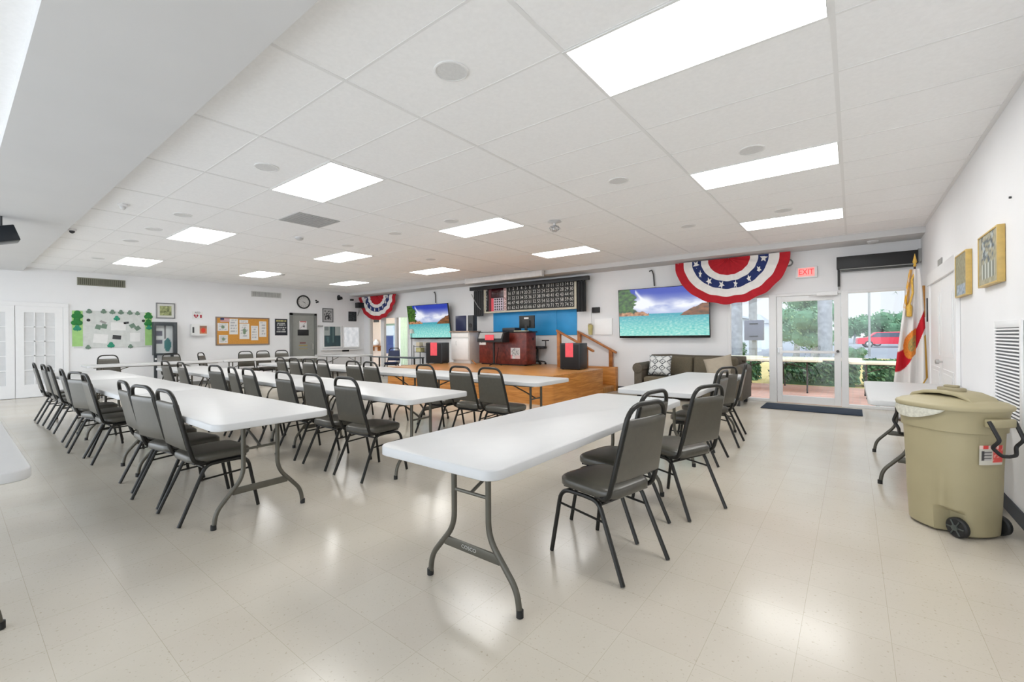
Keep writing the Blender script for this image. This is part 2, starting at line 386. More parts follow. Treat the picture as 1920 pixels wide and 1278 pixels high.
# ------------------------------------------------------------------ glass front (back wall, right)
ALU = mat('white_aluminium', (.80, .80, .80), .3, metal=0, var=.01)
m = MB(); y0, y1 = YB - .03, YB + .07
mull = [(DX0, DX0 + .05), (-1.25, -1.13), (-.155, -.055), (DX1 - .04, DX1)]
for a, b in mull: m.box(a, b, y0, y1, 0, DH)
for a, b in ((DX0 + .05, -1.25), (-1.13, -.155), (-.055, DX1 - .04)): m.box(a, b, y0 + .003, y1 - .003, DH - .05, DH)
for a, b in ((DX0 + .05, -1.25), (-.055, DX1 - .04)): m.box(a, b, y0 + .003, y1 - .003, 0, .05)
d4 = struct('window_3', m, ALU, bevel=.004)
struct('glass_pane', MB().box(DX0 + .05, -1.25, YB + .02, YB + .03, .05, DH - .05), GLASS, parent=d4)
struct('glass_pane', MB().box(-.055, DX1 - .04, YB + .02, YB + .03, .05, DH - .05), GLASS, parent=d4)
a, b = -1.13, -.155
m = MB(); m.box(a + .004, a + .09, YB - .01, YB + .04, .01, DH - .052); m.box(b - .10, b - .004, YB - .01, YB + .04, .01, DH - .052); m.box(a + .09, b - .10, YB - .01, YB + .04, .01, .14); m.box(a + .09, b - .10, YB - .01, YB + .04, 1.88, DH - .052)
d5 = struct('door_4', m, ALU, bevel=.004)
struct('glass_pane', MB().box(a + .09, b - .10, YB + .012, YB + .02, .14, 1.88), GLASS, parent=d5)
struct('push_bar', MB().box(a + .07, b - .08, YB - .06, YB - .02, .93, .975).box(a + .05, a + .10, YB - .055, YB - .01, .90, 1.03), TRIM, parent=d5, bevel=.006)
m = MB(); m.lathe([(.022, 0), (.022, .02), (.012, .03)], (b - .05, YB - .012, .97), 12, (0, -1, 0)); struct('lock_cylinder', m, mat('dark_lock', (.08, .08, .08), .4), parent=d5, smooth=True)
m = MB(); m.box(-.50, -.20, YB - .10, YB - .035, 1.955, 2.02); m.tube([(-.25, YB - .06, 1.95), (-.36, YB - .16, 1.955), (-.62, YB - .03, 1.965)], .008); struct('door_closer', m, TRIM, parent=d5, bevel=.005)
# door handle on the stile
m = MB(); m.box(a + .02, a + .075, YB - .05, YB - .01, .93, 1.03); struct('door_handle', m, STEEL, parent=d5, bevel=.006)

# ------------------------------------------------------------------ glazed opening at the far left with a pale room behind
m = MB(); mull2 = [(OX0, OX0 + .05), (-13.40, -13.22), (-12.60, -12.50), (OX1 - .05, OX1)]
for a, b in mull2: m.box(a, b, YB - .02, YB + .08, 0, OH)
for (a, b), (c, d) in zip(mull2, mull2[1:]): m.box(b, c, YB - .017, YB + .077, OH - .06, OH)
d6 = struct('door_5', m, ALU, bevel=.004)
struct('glass_pane', MB().box(-13.22, -12.60, YB + .02, YB + .03, .02, OH - .06), GLASS, parent=d6)
struct('glass_pane', MB().box(-12.50, OX1 - .05, YB + .02, YB + .03, .02, OH - .06), GLASS, parent=d6)
PK = mat('pale_pink_paint', srgb(226, 206, 192), .7, var=.02); GRN = mat('pale_green_paint', srgb(206, 222, 196), .7, var=.03)
m = MB(); m.box(-19.4, -10.6, 12.6, 12.7, -.1, 2.6); m.box(-19.5, -19.4, 9.76, 12.7, -.1, 2.6); m.box(-10.6, -10.5, 9.76, 12.7, -.1, 2.6)
struct('wall_lobby', m, PK)
struct('ceiling_lobby', MB().box(-19.5, -10.5, 9.76, 12.7, 2.6, 2.7), CEIL)
struct('floor_lobby', MB().box(-19.5, -10.5, 9.63, 12.7, -.12, -.001), fm)
m = MB(); m.box(-16.4, -15.2, 10.9, 11.5, 2.57, 2.598)
lt = one('lobby_fill_light', m, mat('lobby_fill_lamp', (1, .96, .9), .5, var=0, emit=9), 'added unseen light panel in the pale lobby behind the far left opening', 'light')  # unseen lamp, added to light the lobby
# notice posters and shelf seen in that lobby
pa, pb = PY(723, 662, 12.58), PY(748, 606, 12.58)
def poster(u, v):
    if u < .62 and v < .60: return (.03, .06, .22)
    if v > .92: return (.2, .3, .22)
    if u > .62: return mixc((.30, .46, .66), (.62, .70, .74), .5 + fb(u * 6, v * 9, 8))
    return (.60, .67, .76)
picture('wall_poster', (pa.x, 12.58, pa.z), (pb.x - pa.x, 0, 0), (0, 0, pb.z - pa.z), 16, 24, poster, PRINT, None, 'blue and white poster on the lobby wall behind the far left glass door', 'poster')
m = MB(); x0, x1 = PY(751, 640, 12.5).x, PY(768, 640, 12.5).x; n = 24
fr = [(x0 + (x1 - x0) * k / n, 12.5 + .03 * math.sin(k * 1.3)) for k in range(n + 1)]; m.prism(fr + [(x, y + .015) for x, y in fr][::-1], .05, 2.2)
one('lobby_curtain', m, mat('pale_green_curtain', srgb(204, 220, 198), .8, var=.08, scale=20), 'pale green curtain in the lobby beside the left television', 'curtain')
m = MB(); xa = PY(716, 640, 12.55).x; m.box(xa - .06, xa + .10, 12.53, 12.599, 0, 2.25); xb = PY(750, 640, 12.55).x; m.box(xb - .05, xb + .08, 12.53, 12.599, 0, 2.25)
struct('trim_2', m, TRIM)
# ================================================================== lighting fixtures in the ceiling
LAMP = mat('lit_diffuser', (1, 1, .985), .5, var=0, emit=LAMP_E)
def make_light():
    t = thing('ceiling_light', '', 'light', (0, 0, 0), 'recessed light panels in the tile ceiling')
    m = MB(); w, h = .6096, .3048
    for a in ((-w, w, -h, -h + .018), (-w, w, h - .018, h), (-w, -w + .018, -h + .018, h - .018), (w - .018, w, -h + .018, h - .018)): m.box(a[0], a[1], a[2], a[3], -.006, -.0005)
    build('frame', m, TBAR, t); m = MB(); m.box(-w + .018, w - .018, -h + .018, h - .018, -.004, -.001); build('diffuser', m, LAMP, t); return t
L0 = make_light()
ci = ['rightmost', 'second from right', 'third from right', 'leftmost']; ri = ['nearest row', 'middle row', 'far row']
for i, x in enumerate((-.685, -4.37, -8.08, -11.8)):
    for j, y in enumerate((2.46, 4.885, 7.335)):
        lab = f'bright ceiling light panel, {ci[i]} of the four in the {ri[j]}'
        if i == 0 and j == 0: L0.location = (x, y, H); L0['label'] = lab
        else: dup(L0, (x, y, H), 0, lab)
# round ceiling speakers
SPK = mat('speaker_grille_white', (.68, .68, .68), .8, var=.04, scale=60)
def make_disc():
    t = thing('ceiling_speaker', '', 'speaker', (0, 0, 0), 'round speakers in the ceiling')
    m = MB(); m.lathe([(.104, 0), (.104, -.006), (.094, -.008), (.094, 0)], seg=28); build('rim', m, TBAR, t)
    m = MB(); m.lathe([(.094, -.001), (.094, -.005), (.01, -.006)], seg=28); build('grille', m, SPK, t); return t
D0 = make_disc()
ds = [(-1.917, 1.888, 'above the near left tables in front of the biggest light'), (-.686, 4.324, 'just in front of the middle right light'), (-1.916, 4.304, 'left of the middle right light, one tile column away'), (-.705, 6.684, 'just in front of the far right light'),
      (-1.914, 6.74, 'left of the far right light, one tile column away'), (-5.594, 4.277, 'left of the middle light second from right'), (-4.355, 1.861, 'just in front of the near light second from right'), (-8.079, 1.871, 'just in front of the near light third from right'),
      (-4.406, 4.319, 'just in front of the middle light second from right'), (-6.872, 1.896, 'between the two near left lights over the front row'), (-11.823, 1.858, 'just in front of the leftmost near light'), (-6.974, 4.318, 'right of the middle light third from right'),
      (-9.323, 1.859, 'between the leftmost and third near lights'), (-6.92, 6.175, 'near the back between the second and third far lights')]
for k, (x, y, w) in enumerate(ds):
    lab = 'round ceiling speaker ' + w
    if k == 0: D0.location = (x, y, H); D0['label'] = lab
    else: dup(D0, (x, y, H), 0, lab)
# grey return grille panel in the ceiling
m = MB(); m.box(-6.16, -5.59, 2.78, 3.35, H - .008, H - .001)
t = thing('ceiling_grille', 'grey square return air panel in the ceiling beside the near light', 'vent', (-5.875, 3.065, H - .008))
build('frame', m, mat('grey_grille_paint', (.42, .42, .42), .6), t); m = MB()
for k in range(11): y = 2.82 + k * .0475; m.box(-6.12, -5.63, y, y + .02, H - .012, H - .008)
build('louvers', m, mat('grey_louver', (.36, .36, .36), .6), t)
# small fixtures hanging under the ceiling
def detector(name, x, y, z, lab, r=.06):
    t = thing(name, lab, 'smoke detector', (x, y, z)); m = MB(); m.lathe([(r * 1.1, 0), (r * 1.1, -.012)], (x, y, z - .0005), 20); build('base', m, TRIM, t)
    m = MB(); m.lathe([(r, -.0125), (r * .95, -.03), (r * .6, -.045), (.01, -.047)], (x, y, z), 20); build('cover', m, mat('detector_grey', (.5, .5, .5), .5), t)
p = PZ(1632, 452, 2.79); detector('smoke_detector', .27, 9.3, 2.79, 'round smoke detector under the soffit above the black shade box', .07)
detector('smoke_detector', -7.0, 3.48, H, 'small white smoke detector on the ceiling beside the grey return panel', .06)
detector('smoke_detector', -11.27, 5.16, H, 'small white smoke detector beside the leftmost middle light panel', .07)
x, y = -3.3, 5.25
t = thing('ceiling_sprinkler', 'ornate white caged fixture hanging from the ceiling before the stage', 'sprinkler', (x, y, H - .17))
m = MB(); m.lathe([(.09, 0), (.10, -.01), (.05, -.02), (.02, -.03), (.02, -.06)], (x, y, H - .0005), 20); build('mount', m, mat('fixture_white', (.66, .66, .66), .4), t)
m = MB(); m.lathe([(.02, -.061), (.06, -.075), (.075, -.10), (.06, -.125), (.02, -.14)], (x, y, H), 16); build('globe', m, mat('fixture_chrome', (.6, .6, .62), .2, metal=.7), t)
m = MB()
for k in range(8): a = 2 * PI * k / 8; m.tube([(x + .02 * math.cos(a), y + .02 * math.sin(a), H - .06), (x + .085 * math.cos(a), y + .085 * math.sin(a), H - .1), (x + .02 * math.cos(a), y + .02 * math.sin(a), H - .15)], .004, 5)
build('cage', m, STEEL, t)
for k, (x, y, lab) in enumerate(((-8.96, 1.13, 'small round grey camera dome on the ceiling beside the left soffit'), (-6.87, 1.3, 'small white sprinkler disc near the soffit over the front table row'))):
    t = thing('ceiling_camera', lab, 'camera', (x, y, H - .07)); m = MB(); m.lathe([(.05, 0), (.05, -.025), (.03, -.03)], (x, y, H - .0005), 16); build('base', m, TRIM, t)
    m = MB(); m.lathe([(.032, -.031), (.03, -.05), (.015, -.065), (.002, -.07)], (x, y, H), 16); build('dome', m, DKG if k == 0 else SPK, t)

# ================================================================== chairs
def make_chair():
    t = thing('banquet_chair', '', 'chair', (0, 0, 0), 'black banquet chairs')
    # cushion: rounded front, tapered back
    def outline(g, z):
        o = []
        for (x, y) in rrect(.405 - 2 * g, .40 - 2 * g, .09, 5): o.append(Vector((x * (1.0 + .10 * y), y + .025, z + .012 * (y + .2) - .03 * max(0, y - .14))))
        return o
    m = MB(); m.loft([outline(.014, .4018), outline(.003, .405), outline(.0, .412), outline(.0, .440), outline(.005, .449), outline(.018, .457), outline(.05, .462), outline(.11, .465)]); build('seat', m, VINYL, t, angle=60)
    m = MB()
    m.box(-.17, .17, -.15, .19, .392, .4015); build('seat_board', m, BLACK, t)
    R = .0125
    for s in (-1, 1):
        m = MB(); m.tube(fillet([(s * .185, .02, .385), (s * .19, .19, .383), (s * .21, .254, 0.004)], .07, 6), R, 8); build('leg', m, FRAME, t)
        m = MB(); m.tube(fillet([(s * .185, .02, .385), (s * .19, -.085, .383), (s * .21, -.254, 0.004)], .07, 6), R, 8); build('leg', m, FRAME, t)
        m = MB(); m.tube([(s * .1955, .205, .30), (s * .1985, -.122, .285)], .007, 6); build('stretcher', m, FRAME, t)
    m = MB(); m.tube([(-.19, -.10, .372), (.19, -.10, .372)], .009, 6); m.tube([(-.19, .17, .372), (.19, .17, .372)], .009, 6); build('seat_frame', m, FRAME, t)
    hoop = [(-.18, -.06, .402), (-.20, -.155, .405), (-.205, -.185, .50), (-.165, -.272, .915), (.165, -.272, .915), (.205, -.185, .50), (.20, -.155, .405), (.18, -.06, .402)]
    pts = [Vector(hoop[0])]
    P = [Vector(q) for q in hoop]
    for i in range(1, 7):
        r = .10 if i in (3, 4) else .05
        a = (P[i - 1] - P[i]); b = (P[i + 1] - P[i]); rr = min(r, a.length * .48, b.length * .48)
        A = P[i] + a.normalized() * rr; B = P[i] + b.normalized() * rr
        for k in range(7): u = k / 6; pts.append(A * (1 - u) ** 2 + P[i] * 2 * u * (1 - u) + B * u * u)
    pts.append(P[7]); m = MB(); m.tube(pts, .0135, 10); build('back_frame', m, FRAME, t, angle=60)
    def prow(z, off, k=1.0):
        f = (z - .5) / .415; hw = (.205 - .04 * f) * k - .004; y = -.185 - .087 * f + off
        return [Vector((x, y - .006 * (1 - (x / hw) ** 2), z)) for x in [hw * (-1 + 2 * i / 8) for i in range(9)]]
    zs = [.502, .515, .60, .70, .79, .825, .838]
    front = [prow(z, .017 if .51 < z < .83 else .006, 1) for z in zs]; back = [prow(z, -.017 if .51 < z < .83 else -.006, 1) for z in zs]
    rings = [f + b[::-1] for f, b in zip(front, back)]
    m = MB(); m.loft(rings); build('backrest', m, VINYL, t, angle=70)
    return t
CH0 = make_chair(); _first = [True]
def chair(x, y, face, label, group):
    """face: heading of the seat front in degrees, 90 = toward the back wall"""
    rz = math.radians(face - 90); label = label.strip()
    if _first[0]: _first[0] = False; CH0.location = (x, y, 0); CH0.rotation_euler = (0, 0, rz); CH0['label'] = label; CH0['group'] = group; return CH0
    return dup(CH0, (x, y, 0), rz, label, group)

# ================================================================== folding tables
def make_table(L, name='folding_table', W=.76, zt=.74, top=None, leg=None):
    top = top or WHITE; leg = leg or LEGM
    t = thing(name, '', 'table', (0, 0, 0), 'white folding tables')
    m = MB(); R = lambda g, z: [Vector((a, b, z)) for a, b in rrect(L - 2 * g, W - 2 * g, .075 - g, 6)]
    m.loft([R(.006, zt - .046), R(.0, zt - .042), R(0, zt - .006), R(.0035, zt - .0015), R(.008, zt)]); build('tabletop', m, top, t, angle=50)
    xe = L / 2 - .28
    for s in (-1, 1):
        x = s * xe
        for q in (-1, 1):
            m = MB(); path = fillet([(x, q * .115, zt - .05), (x, q * .115, .31), (x, q * .285, .115), (x, q * .30, .0)], .075, 6)
            m.tube(path, .0145, 10); lg = build('leg', m, leg, t, angle=60)
            m = MB(); m.tube([(x, q * .30, .034), (x, q * .30, .001)], .0175, 10); build('foot_cap', m, CAP, lg)
        m = MB(); m.box(x - .006, x + .006, -.185, .185, .198, .245); build('crossbar', m, leg, t, bevel=.003)
        m = MB(); m.tube([(x, -.112, .50), (x, .112, .50)], .009, 8); build('stretcher', m, leg, t)
        m = MB(); m.tube([(x, 0, .50), (x - s * .14, 0, .56), (x - s * .48, 0, zt - .055)], .009, 8); build('brace', m, leg, t)
    m = MB(); m.box(-L / 2 + .10, L / 2 - .10, W / 2 - .075, W / 2 - .05, zt - .06, zt - .046); m.box(-L / 2 + .10, L / 2 - .10, -W / 2 + .05, -W / 2 + .075, zt - .06, zt - .046); build('side_rail', m, leg, t)
    return t
T8 = make_table(2.44); T6 = make_table(1.83)
_t8 = [True]
def table(x, y, rz, label, proto=None):
    r = math.radians(rz)
    if proto is None:
        if _t8[0]: _t8[0] = False; T8.location = (x, y, 0); T8.rotation_euler = (0, 0, r); T8['label'] = label; return T8
        return dup(T8, (x, y, 0), r, label)
    return dup(proto, (x, y, 0), r, label)
near = table(-1.50, 2.53, 90, 'nearest long white folding table with three chairs at its right side')
table(-1.52, 5.37, 90, 'white folding table in front of the sofa and glass door')
rows = [('front', -4.31, -6.75, -9.19, 1.385), ('middle', -4.19, -6.63, -9.07, 2.77), ('rear', -4.06, -6.50, -8.94, 4.50)]
for nm, a, b, c, y in rows:
    for k, x in enumerate((a, b, c)):
        table(x, y, 0, f'white folding table, {("right end", "middle", "left end")[k]} of the {nm} row left of the nearest table')
table(-3.92, -.16, 0, 'white folding table cut off at the left edge beside the viewer')
table(-12.62, 2.97, 90, 'white folding table along the left wall below the green board')
table(-12.62, 5.42, 90, 'white folding table along the left wall below the cork board')
T6.location = (.478, 5.495, 0); T6.rotation_euler = (0, 0, PI / 2); T6['label'] = 'short white folding table against the right wall behind the beige bin'
table(-12.75, 7.72, 10, 'short white folding table below the office windows in the left corner', T6)
m = MB(); write(m, 'COSCO', .026, (-1.51, 1.5825, .224), (1, 0, 0), (0, 0, 1), sx=1.1)
pl = build('maker_lettering', m, mat('pale_lettering', (.55, .55, .52), .5), None)
pl.data.transform((Matrix.Translation((-1.50, 2.53, 0)) @ Matrix.Rotation(PI / 2, 4, 'Z')).inverted()); pl.parent = near

G1 = 'chairs at the nearest table'; G2 = 'chairs at the table before the sofa'
chair(-1.127, 2.352, 167.5, 'black vinyl chair nearest the viewer at the nearest white table', G1)
chair(-1.267, 2.823, 172, 'black vinyl chair half hidden behind the nearest one at the same table', G1)
chair(-1.051, 3.385, 160, 'angled black vinyl chair third along the nearest table', G1)
chair(-1.28, 4.756, 180, 'black chair at the near corner of the table before the sofa', G2)
chair(-1.33, 5.36, 156, 'twisted black chair at the middle of the table before the sofa', G2)
chair(-1.31, 6.02, 187, 'black chair farthest along the table before the sofa, seen edge on', G2)
chair(-1.75, 6.95, -90, 'black chair behind the table before the sofa, near the sofa arm', G2) if False else None
GA = 'chairs along the front row of tables'
for k, (x, y, f) in enumerate(((-3.81, 1.20, 92), (-4.36, 1.18, 99), (-4.92, 1.19, 90), (-6.31, 1.15, 90), (-6.81, 1.13, 105), (-7.54, 1.12, 88), (-8.77, 1.14, 90), (-9.31, 1.13, 91), (-10.0, 1.10, 89))):
    chair(x, y, f, f'black chair along the front row of tables, {ORD[k]} from its right end', GA)
GB = 'chairs along the middle row of tables'
xs = [-3.61, -4.19, -4.79] + [PY(q, 690, 2.2).x for q in (466, 437, 402, 340, 310)]
for k, x in enumerate(xs):
    chair(x, 2.46, (92, 90, 90, 89, 84, 96, 90, 93)[k], f'black chair along the middle row of tables, {ORD[k]} from its right end', GB)
GC = 'chairs along the rear row of tables'
for k, q in enumerate((917, 861, 796, 693, 660, 603, 576, 550, 526)):
    x = PY(q, 685, 3.79).x
    chair(x, 4.06, 90 + (0, 1, -1, 0, 2, -1, 3, 0, -2)[k], f'black chair along the rear row of tables, {ORD[k]} from its right end', GC)
GD = 'chairs by the left wall'
for y, f, w in ((2.27, 2, 'below the green board'), (3.42, -4, 'right of the dark display case'), (4.24, 50, 'turned sideways below the red extinguisher sign'), (5.13, 0, 'below the right half of the cork board'), (5.60, 3, 'below the black notice sign'), (6.10, -3, 'nearest the grey steel door')):
    chair(-13.16, y, f, f'black chair against the left wall {w}', GD)

# ================================================================== stage
WOODS = wood_mat('stage_panel_wood', srgb(178, 112, 48), srgb(212, 148, 76), .35, (1.2, 1.2, 14), 2.2)
WOODT = wood_mat('stage_floor_wood', srgb(176, 118, 58), srgb(206, 152, 92), .3, (1, 14, 1), 2)
WOODR = wood_mat('rail_wood', srgb(150, 88, 36), srgb(186, 118, 54), .4, (3, 3, 3), 3)
SX0, SX1, SY0, SH = -9.15, -4.35, 6.74, .55
def stage_poly(g=0):
    r = .16; o = [(SX0 + g, YB - .02), (SX0 + g, SY0 + g)]
    for k in range(7): a = math.radians(-90 + 90 * k / 6); o.append((SX1 - g - r + r * math.cos(a), SY0 + g + r + r * math.sin(a)))
    o += [(SX1 - g, 8.86), (-5.42, 8.86), (-5.42, YB - .02)]
    return o[::-1]
st = thing('stage_platform', 'low wooden stage platform with orange plank sides against the back wall', 'stage', (-6.8, 8.2, 0))
build('side_panel', MB().prism(stage_poly(), .0, SH - .02), WOODS, st)
build('deck', MB().prism(stage_poly(-.006), SH - .02, SH), WOODT, st, bevel=.003)
m = MB()
m.box(-4.72, SX1, 8.865, 9.44, 0, .135); build('step', m, WOODT, st, bevel=.004)
m = MB(); m.box(-5.07, -4.725, 8.865, 9.44, 0, .275); build('step', m, WOODT, st, bevel=.004)
m = MB(); m.box(-5.415, -5.075, 8.865, 9.44, 0, .415); build('step', m, WOODT, st, bevel=.004)
build('stringer', MB().box(-5.415, SX1 + .03, 9.445, YB - .02, 0, SH), WOODS, st, bevel=.004)
def rail(name, label, y, xa, xb, ztop, pa, pb, zb):
    t = thing(name, label, 'handrail', (pa, y, SH))
    zr = lambda x: ztop + (x - xa) * (.906 - 1.405) / (-4.32 + 5.32)
    for p in (pa, pb):
        m = MB(); hz = zr(p) - .03; m.box(p - .04, p + .04, y - .04, y + .04, zb if p == pb else SH, hz); build('post', m, WOODR, t, bevel=.004)
    m = MB(); v = [(xa, y - .045, zr(xa)), (xb, y - .045, zr(xb)), (xb, y - .045, zr(xb) - .045), (xa, y - .045, zr(xa) - .045)]
    m.add([Vector(q) for q in v] + [Vector((q[0], y + .045, q[2])) for q in v], [(0, 1, 2, 3), (7, 6, 5, 4), (0, 4, 5, 1), (1, 5, 6, 2), (2, 6, 7, 3), (3, 7, 4, 0)]); build('rail', m, WOODR, t, bevel=.005)
rail('stair_handrail', 'brown wooden stair handrail left of the black amplifier', 8.82, -5.50, -4.55, 1.43, -5.44, -4.74, SH)
rail('stair_handrail', 'brown wooden stair handrail against the back wall right of the amplifier', 9.50, -5.32, -4.32, 1.405, -5.28, -4.45, SH)

# amplifier / loudspeakers on the stage
def speaker_box(label, c, rz, w, d, h, paper_at, extra=False):
    t = thing('loudspeaker', label, 'loudspeaker', (c[0], c[1], SH)); x, y = c
    build('cabinet', MB().box(x - w / 2, x + w / 2, y - d / 2, y + d / 2, SH + .012, SH + h), mat('black_speaker_vinyl', srgb(34, 37, 42), .45, var=.15, scale=30), t, bevel=.012)
    build('grille', MB().box(x - w / 2 + .03, x + w / 2 - .03, y - d / 2 - .008, y - d / 2 + .004, SH + .04, SH + h - .03), mat('black_grille_cloth', (.012, .012, .014), .8, bump=.3), t, bevel=.003)
    for sx in (-1, 1):
        for sy in (-1, 1): build('foot', MB().box(x + sx * (w / 2 - .05) - .025, x + sx * (w / 2 - .05) + .025, y + sy * (d / 2 - .05) - .025, y + sy * (d / 2 - .05) + .025, SH + .0005, SH + .012), CAP, t)
    a, b, z0, z1 = paper_at
    build('paper_notice', MB().box(x + a, x + b, y - d / 2 - .0115, y - d / 2 - .0085, SH + z0, SH + z1), PINKP, t)
    t.rotation_euler.z = rz; return t
speaker_box('black loudspeaker with pink paper at the right edge of the stage', (-4.84, 8.45), math.radians(8), .46, .46, .57, (-.10, .08, .27, .575))
speaker_box('black loudspeaker with pink paper at the left end of the stage', (-9.10, 8.36), math.radians(20), .50, .44, .57, (-.10, .10, .22, .575))

# white base cabinet
CABW = mat('white_cabinet_paint', (.76, .76, .755), .4, var=.02)
x0, x1, y0, y1 = -8.82, -8.14, 8.60, 9.05; zc = SH
t = thing('base_cabinet', 'white base cabinet with drawer and door on the left of the stage', 'cabinet', (-8.48, 8.8, zc))
build('body', MB().box(x0, x1, y0 + .02, y1, zc + .09, zc + .85).box(x0 + .02, x1 - .01, y0 + .07, y1, zc + .0005, zc + .09), CABW, t, bevel=.003)
dr = build('drawer', MB().box(x0 + .015, x1 - .02, y0, y0 + .019, zc + .70, zc + .835), CABW, t, bevel=.004)
d = build('door', MB().box(x0 + .015, x1 - .02, y0, y0 + .019, zc + .11, zc + .685), CABW, t, bevel=.004)
m = MB(); m.tube([(-8.60, y0, zc + .50), (-8.60, y0 - .025, zc + .51), (-8.60, y0 - .025, zc + .60), (-8.60, y0, zc + .61)], .006, 6); build('handle', m, STEEL, d)
build('countertop', MB().box(x0 - .03, x1 + .03, y0 - .03, y1 + .02, zc + .85, zc + .885), mat('brown_countertop', srgb(150, 132, 116), .4), t, bevel=.004)
m = MB(); m.box(x1, x1 + .006, y0 + .16, y0 + .23, zc + .60, zc + .72); build('outlet_plate', m, PAPER, t)
# things on the cabinet
CT = zc + .8851
m = MB(); m.box(-8.86, -8.46, 8.82, 8.85, CT, CT + .43); tb = thing('monitor', 'dark blue flat panel standing on the white cabinet, left of two', 'monitor', (-8.66, 8.84, CT)); build('panel', m, mat('navy_panel', srgb(16, 26, 66), .3), tb, bevel=.006)
build('back_foot', MB().box(-8.74, -8.58, 8.85, 8.95, CT, CT + .02), BLACK, tb)
m = MB(); m.box(-8.36, -8.17, 8.80, 8.97, CT, CT + .43); tb = thing('loudspeaker', 'narrow dark speaker standing on the white cabinet, right of two', 'loudspeaker', (-8.26, 8.88, CT)); build('cabinet', m, DKG, tb, bevel=.008)
m = MB(); m.lathe([(.06, 0), (.055, .012), (.02, .002)], (-8.265, 8.80, CT + .15), 16, (0, -1, 0)); build('cone', m, BLACK, tb)

# dark red desk
DESK = wood_mat('mahogany_laminate', srgb(86, 28, 20), srgb(124, 48, 36), .35, (2, 2, 2), 6)
x0, x1, y0, y1 = -7.85, -6.30, 8.70, 9.10
t = thing('reception_desk', 'dark red wooden desk in the middle of the stage', 'desk', (-7.08, 9.0, SH))
build('front_panel', MB().box(x0, x1, y0, y0 + .03, SH + .03, SH + .82), DESK, t, bevel=.003)
build('side_panel', MB().box(x1 - .03, x1, y0 + .031, y1, SH + .03, SH + .82), DESK, t, bevel=.003)
build('side_panel', MB().box(x0, x0 + .03, y0 + .031, y1, SH + .03, SH + .82), DESK, t, bevel=.003)
build('plinth', MB().box(x0 + .04, x1 - .10, y0 + .04, y1 - .04, SH + .0005, SH + .03), BLACK, t)
build('desktop', MB().box(x0 - .02, x1 + .03, y0 - .02, y1 + .03, SH + .821, SH + .85), BLACK, t, bevel=.004)
def badge(u, v):
    d = math.hypot(u - .5, v - .55); c = (.7, .7, .7)
    n = fb(u * 7, v * 7, 2)
    if d < .42: c = (.30, .31, .32) if n > .05 else (.62, .62, .62)
    if v < .3 and u > .45: c = (.72, .55, .55)
    if v < .35 and u < .2: c = (.7, .25, .28)
    return c
picture('sticker', (-6.79, y0 - .003, SH + .17), (.29, 0, 0), (0, 0, .27), 20, 18, badge, PRINT, t)
m = MB(); m.tube([(-7.19, y0 - .006, SH + .44), (-7.24, y0 - .006, SH + .2), (-7.27, y0 - .01, SH + .01)], .006, 6); build('cable', m, BLACK, t)
build('cable_hole', MB().lathe([(.035, 0), (.035, .004)], (x1 + .0005, 8.98, SH + .66), 14, (1, 0, 0)), BLACK, t)
# call console standing before the desk
x0, x1 = -7.56, -6.74; y = 8.47
t = thing('call_console', 'black console with grey sloping panel and pink card before the red desk', 'console', (-7.15, y, SH))
def prof(g): return [(y - .17 + g, 1.13 + g), (y - .17 + g, 1.22), (y - .10, 1.37 - g), (y + .12 - g, 1.40 - g), (y + .12 - g, 1.13 + g)]
build('body', MB().prism(prof(0), x0, x1, 'x'), BLACK, t, bevel=.006)
m = MB(); m.add([(x0 + .05, y - .171, 1.235), (x1 - .03, y - .171, 1.235), (x1 - .03, y - .106, 1.367), (x0 + .05, y - .106, 1.367), (x0 + .05, y - .185, 1.228), (x1 - .03, y - .185, 1.228), (x1 - .03, y - .115, 1.375), (x0 + .05, y - .115, 1.375)], [(0, 3, 2, 1), (4, 5, 6, 7), (0, 1, 5, 4), (1, 2, 6, 5), (2, 3, 7, 6), (3, 0, 4, 7)])
build('slope_panel', m, MIDG, t)
m = MB(); m.box(-7.27, -6.99, y - .20, y - .192, 1.19, 1.32); build('card', m, PINKP, t)
m = MB(); m.tube([(-7.15, y, 1.13), (-7.15, y, SH + .03)], .025, 10); build('stand_pole', m, BLACK, t)
m = MB()
for a in (30, 150, 270): m.tube([(-7.15, y, SH + .05), (-7.15 + .22 * math.cos(math.radians(a)), y + .17 * math.sin(math.radians(a)), SH + .012)], .011, 6)
build('stand_base', m, BLACK, t)
m = MB(); m.box(-7.20, -6.78, 8.86, 9.15, 1.4005, 1.50); one('printer', m, mat('charcoal_plastic', srgb(40, 42, 46), .4), 'black printer lying on the red desk left of the monitor', 'printer', bevel=.02)
# outlet box on the desk front
m = MB(); m.box(-7.83, -7.60, 8.672, 8.699, 1.06, 1.20); t = thing('outlet_box', 'white outlet box at the top left of the red desk front', 'outlet box', (-7.72, 8.69, 1.06)); build('plate', m, PAPER, t, bevel=.004)
build('socket', MB().lathe([(.018, 0), (.018, .004)], (-7.74, 8.672, 1.13), 12, (0, -1, 0)), BLACK, t)
m = MB(); m.tube([(-7.98, 8.55, SH + .10), (-7.70, 8.40, SH + .018)], .016, 8); one('wooden_stick', m, WOODR, 'short wooden stick leaning beside the cabinet and red desk', 'stick')
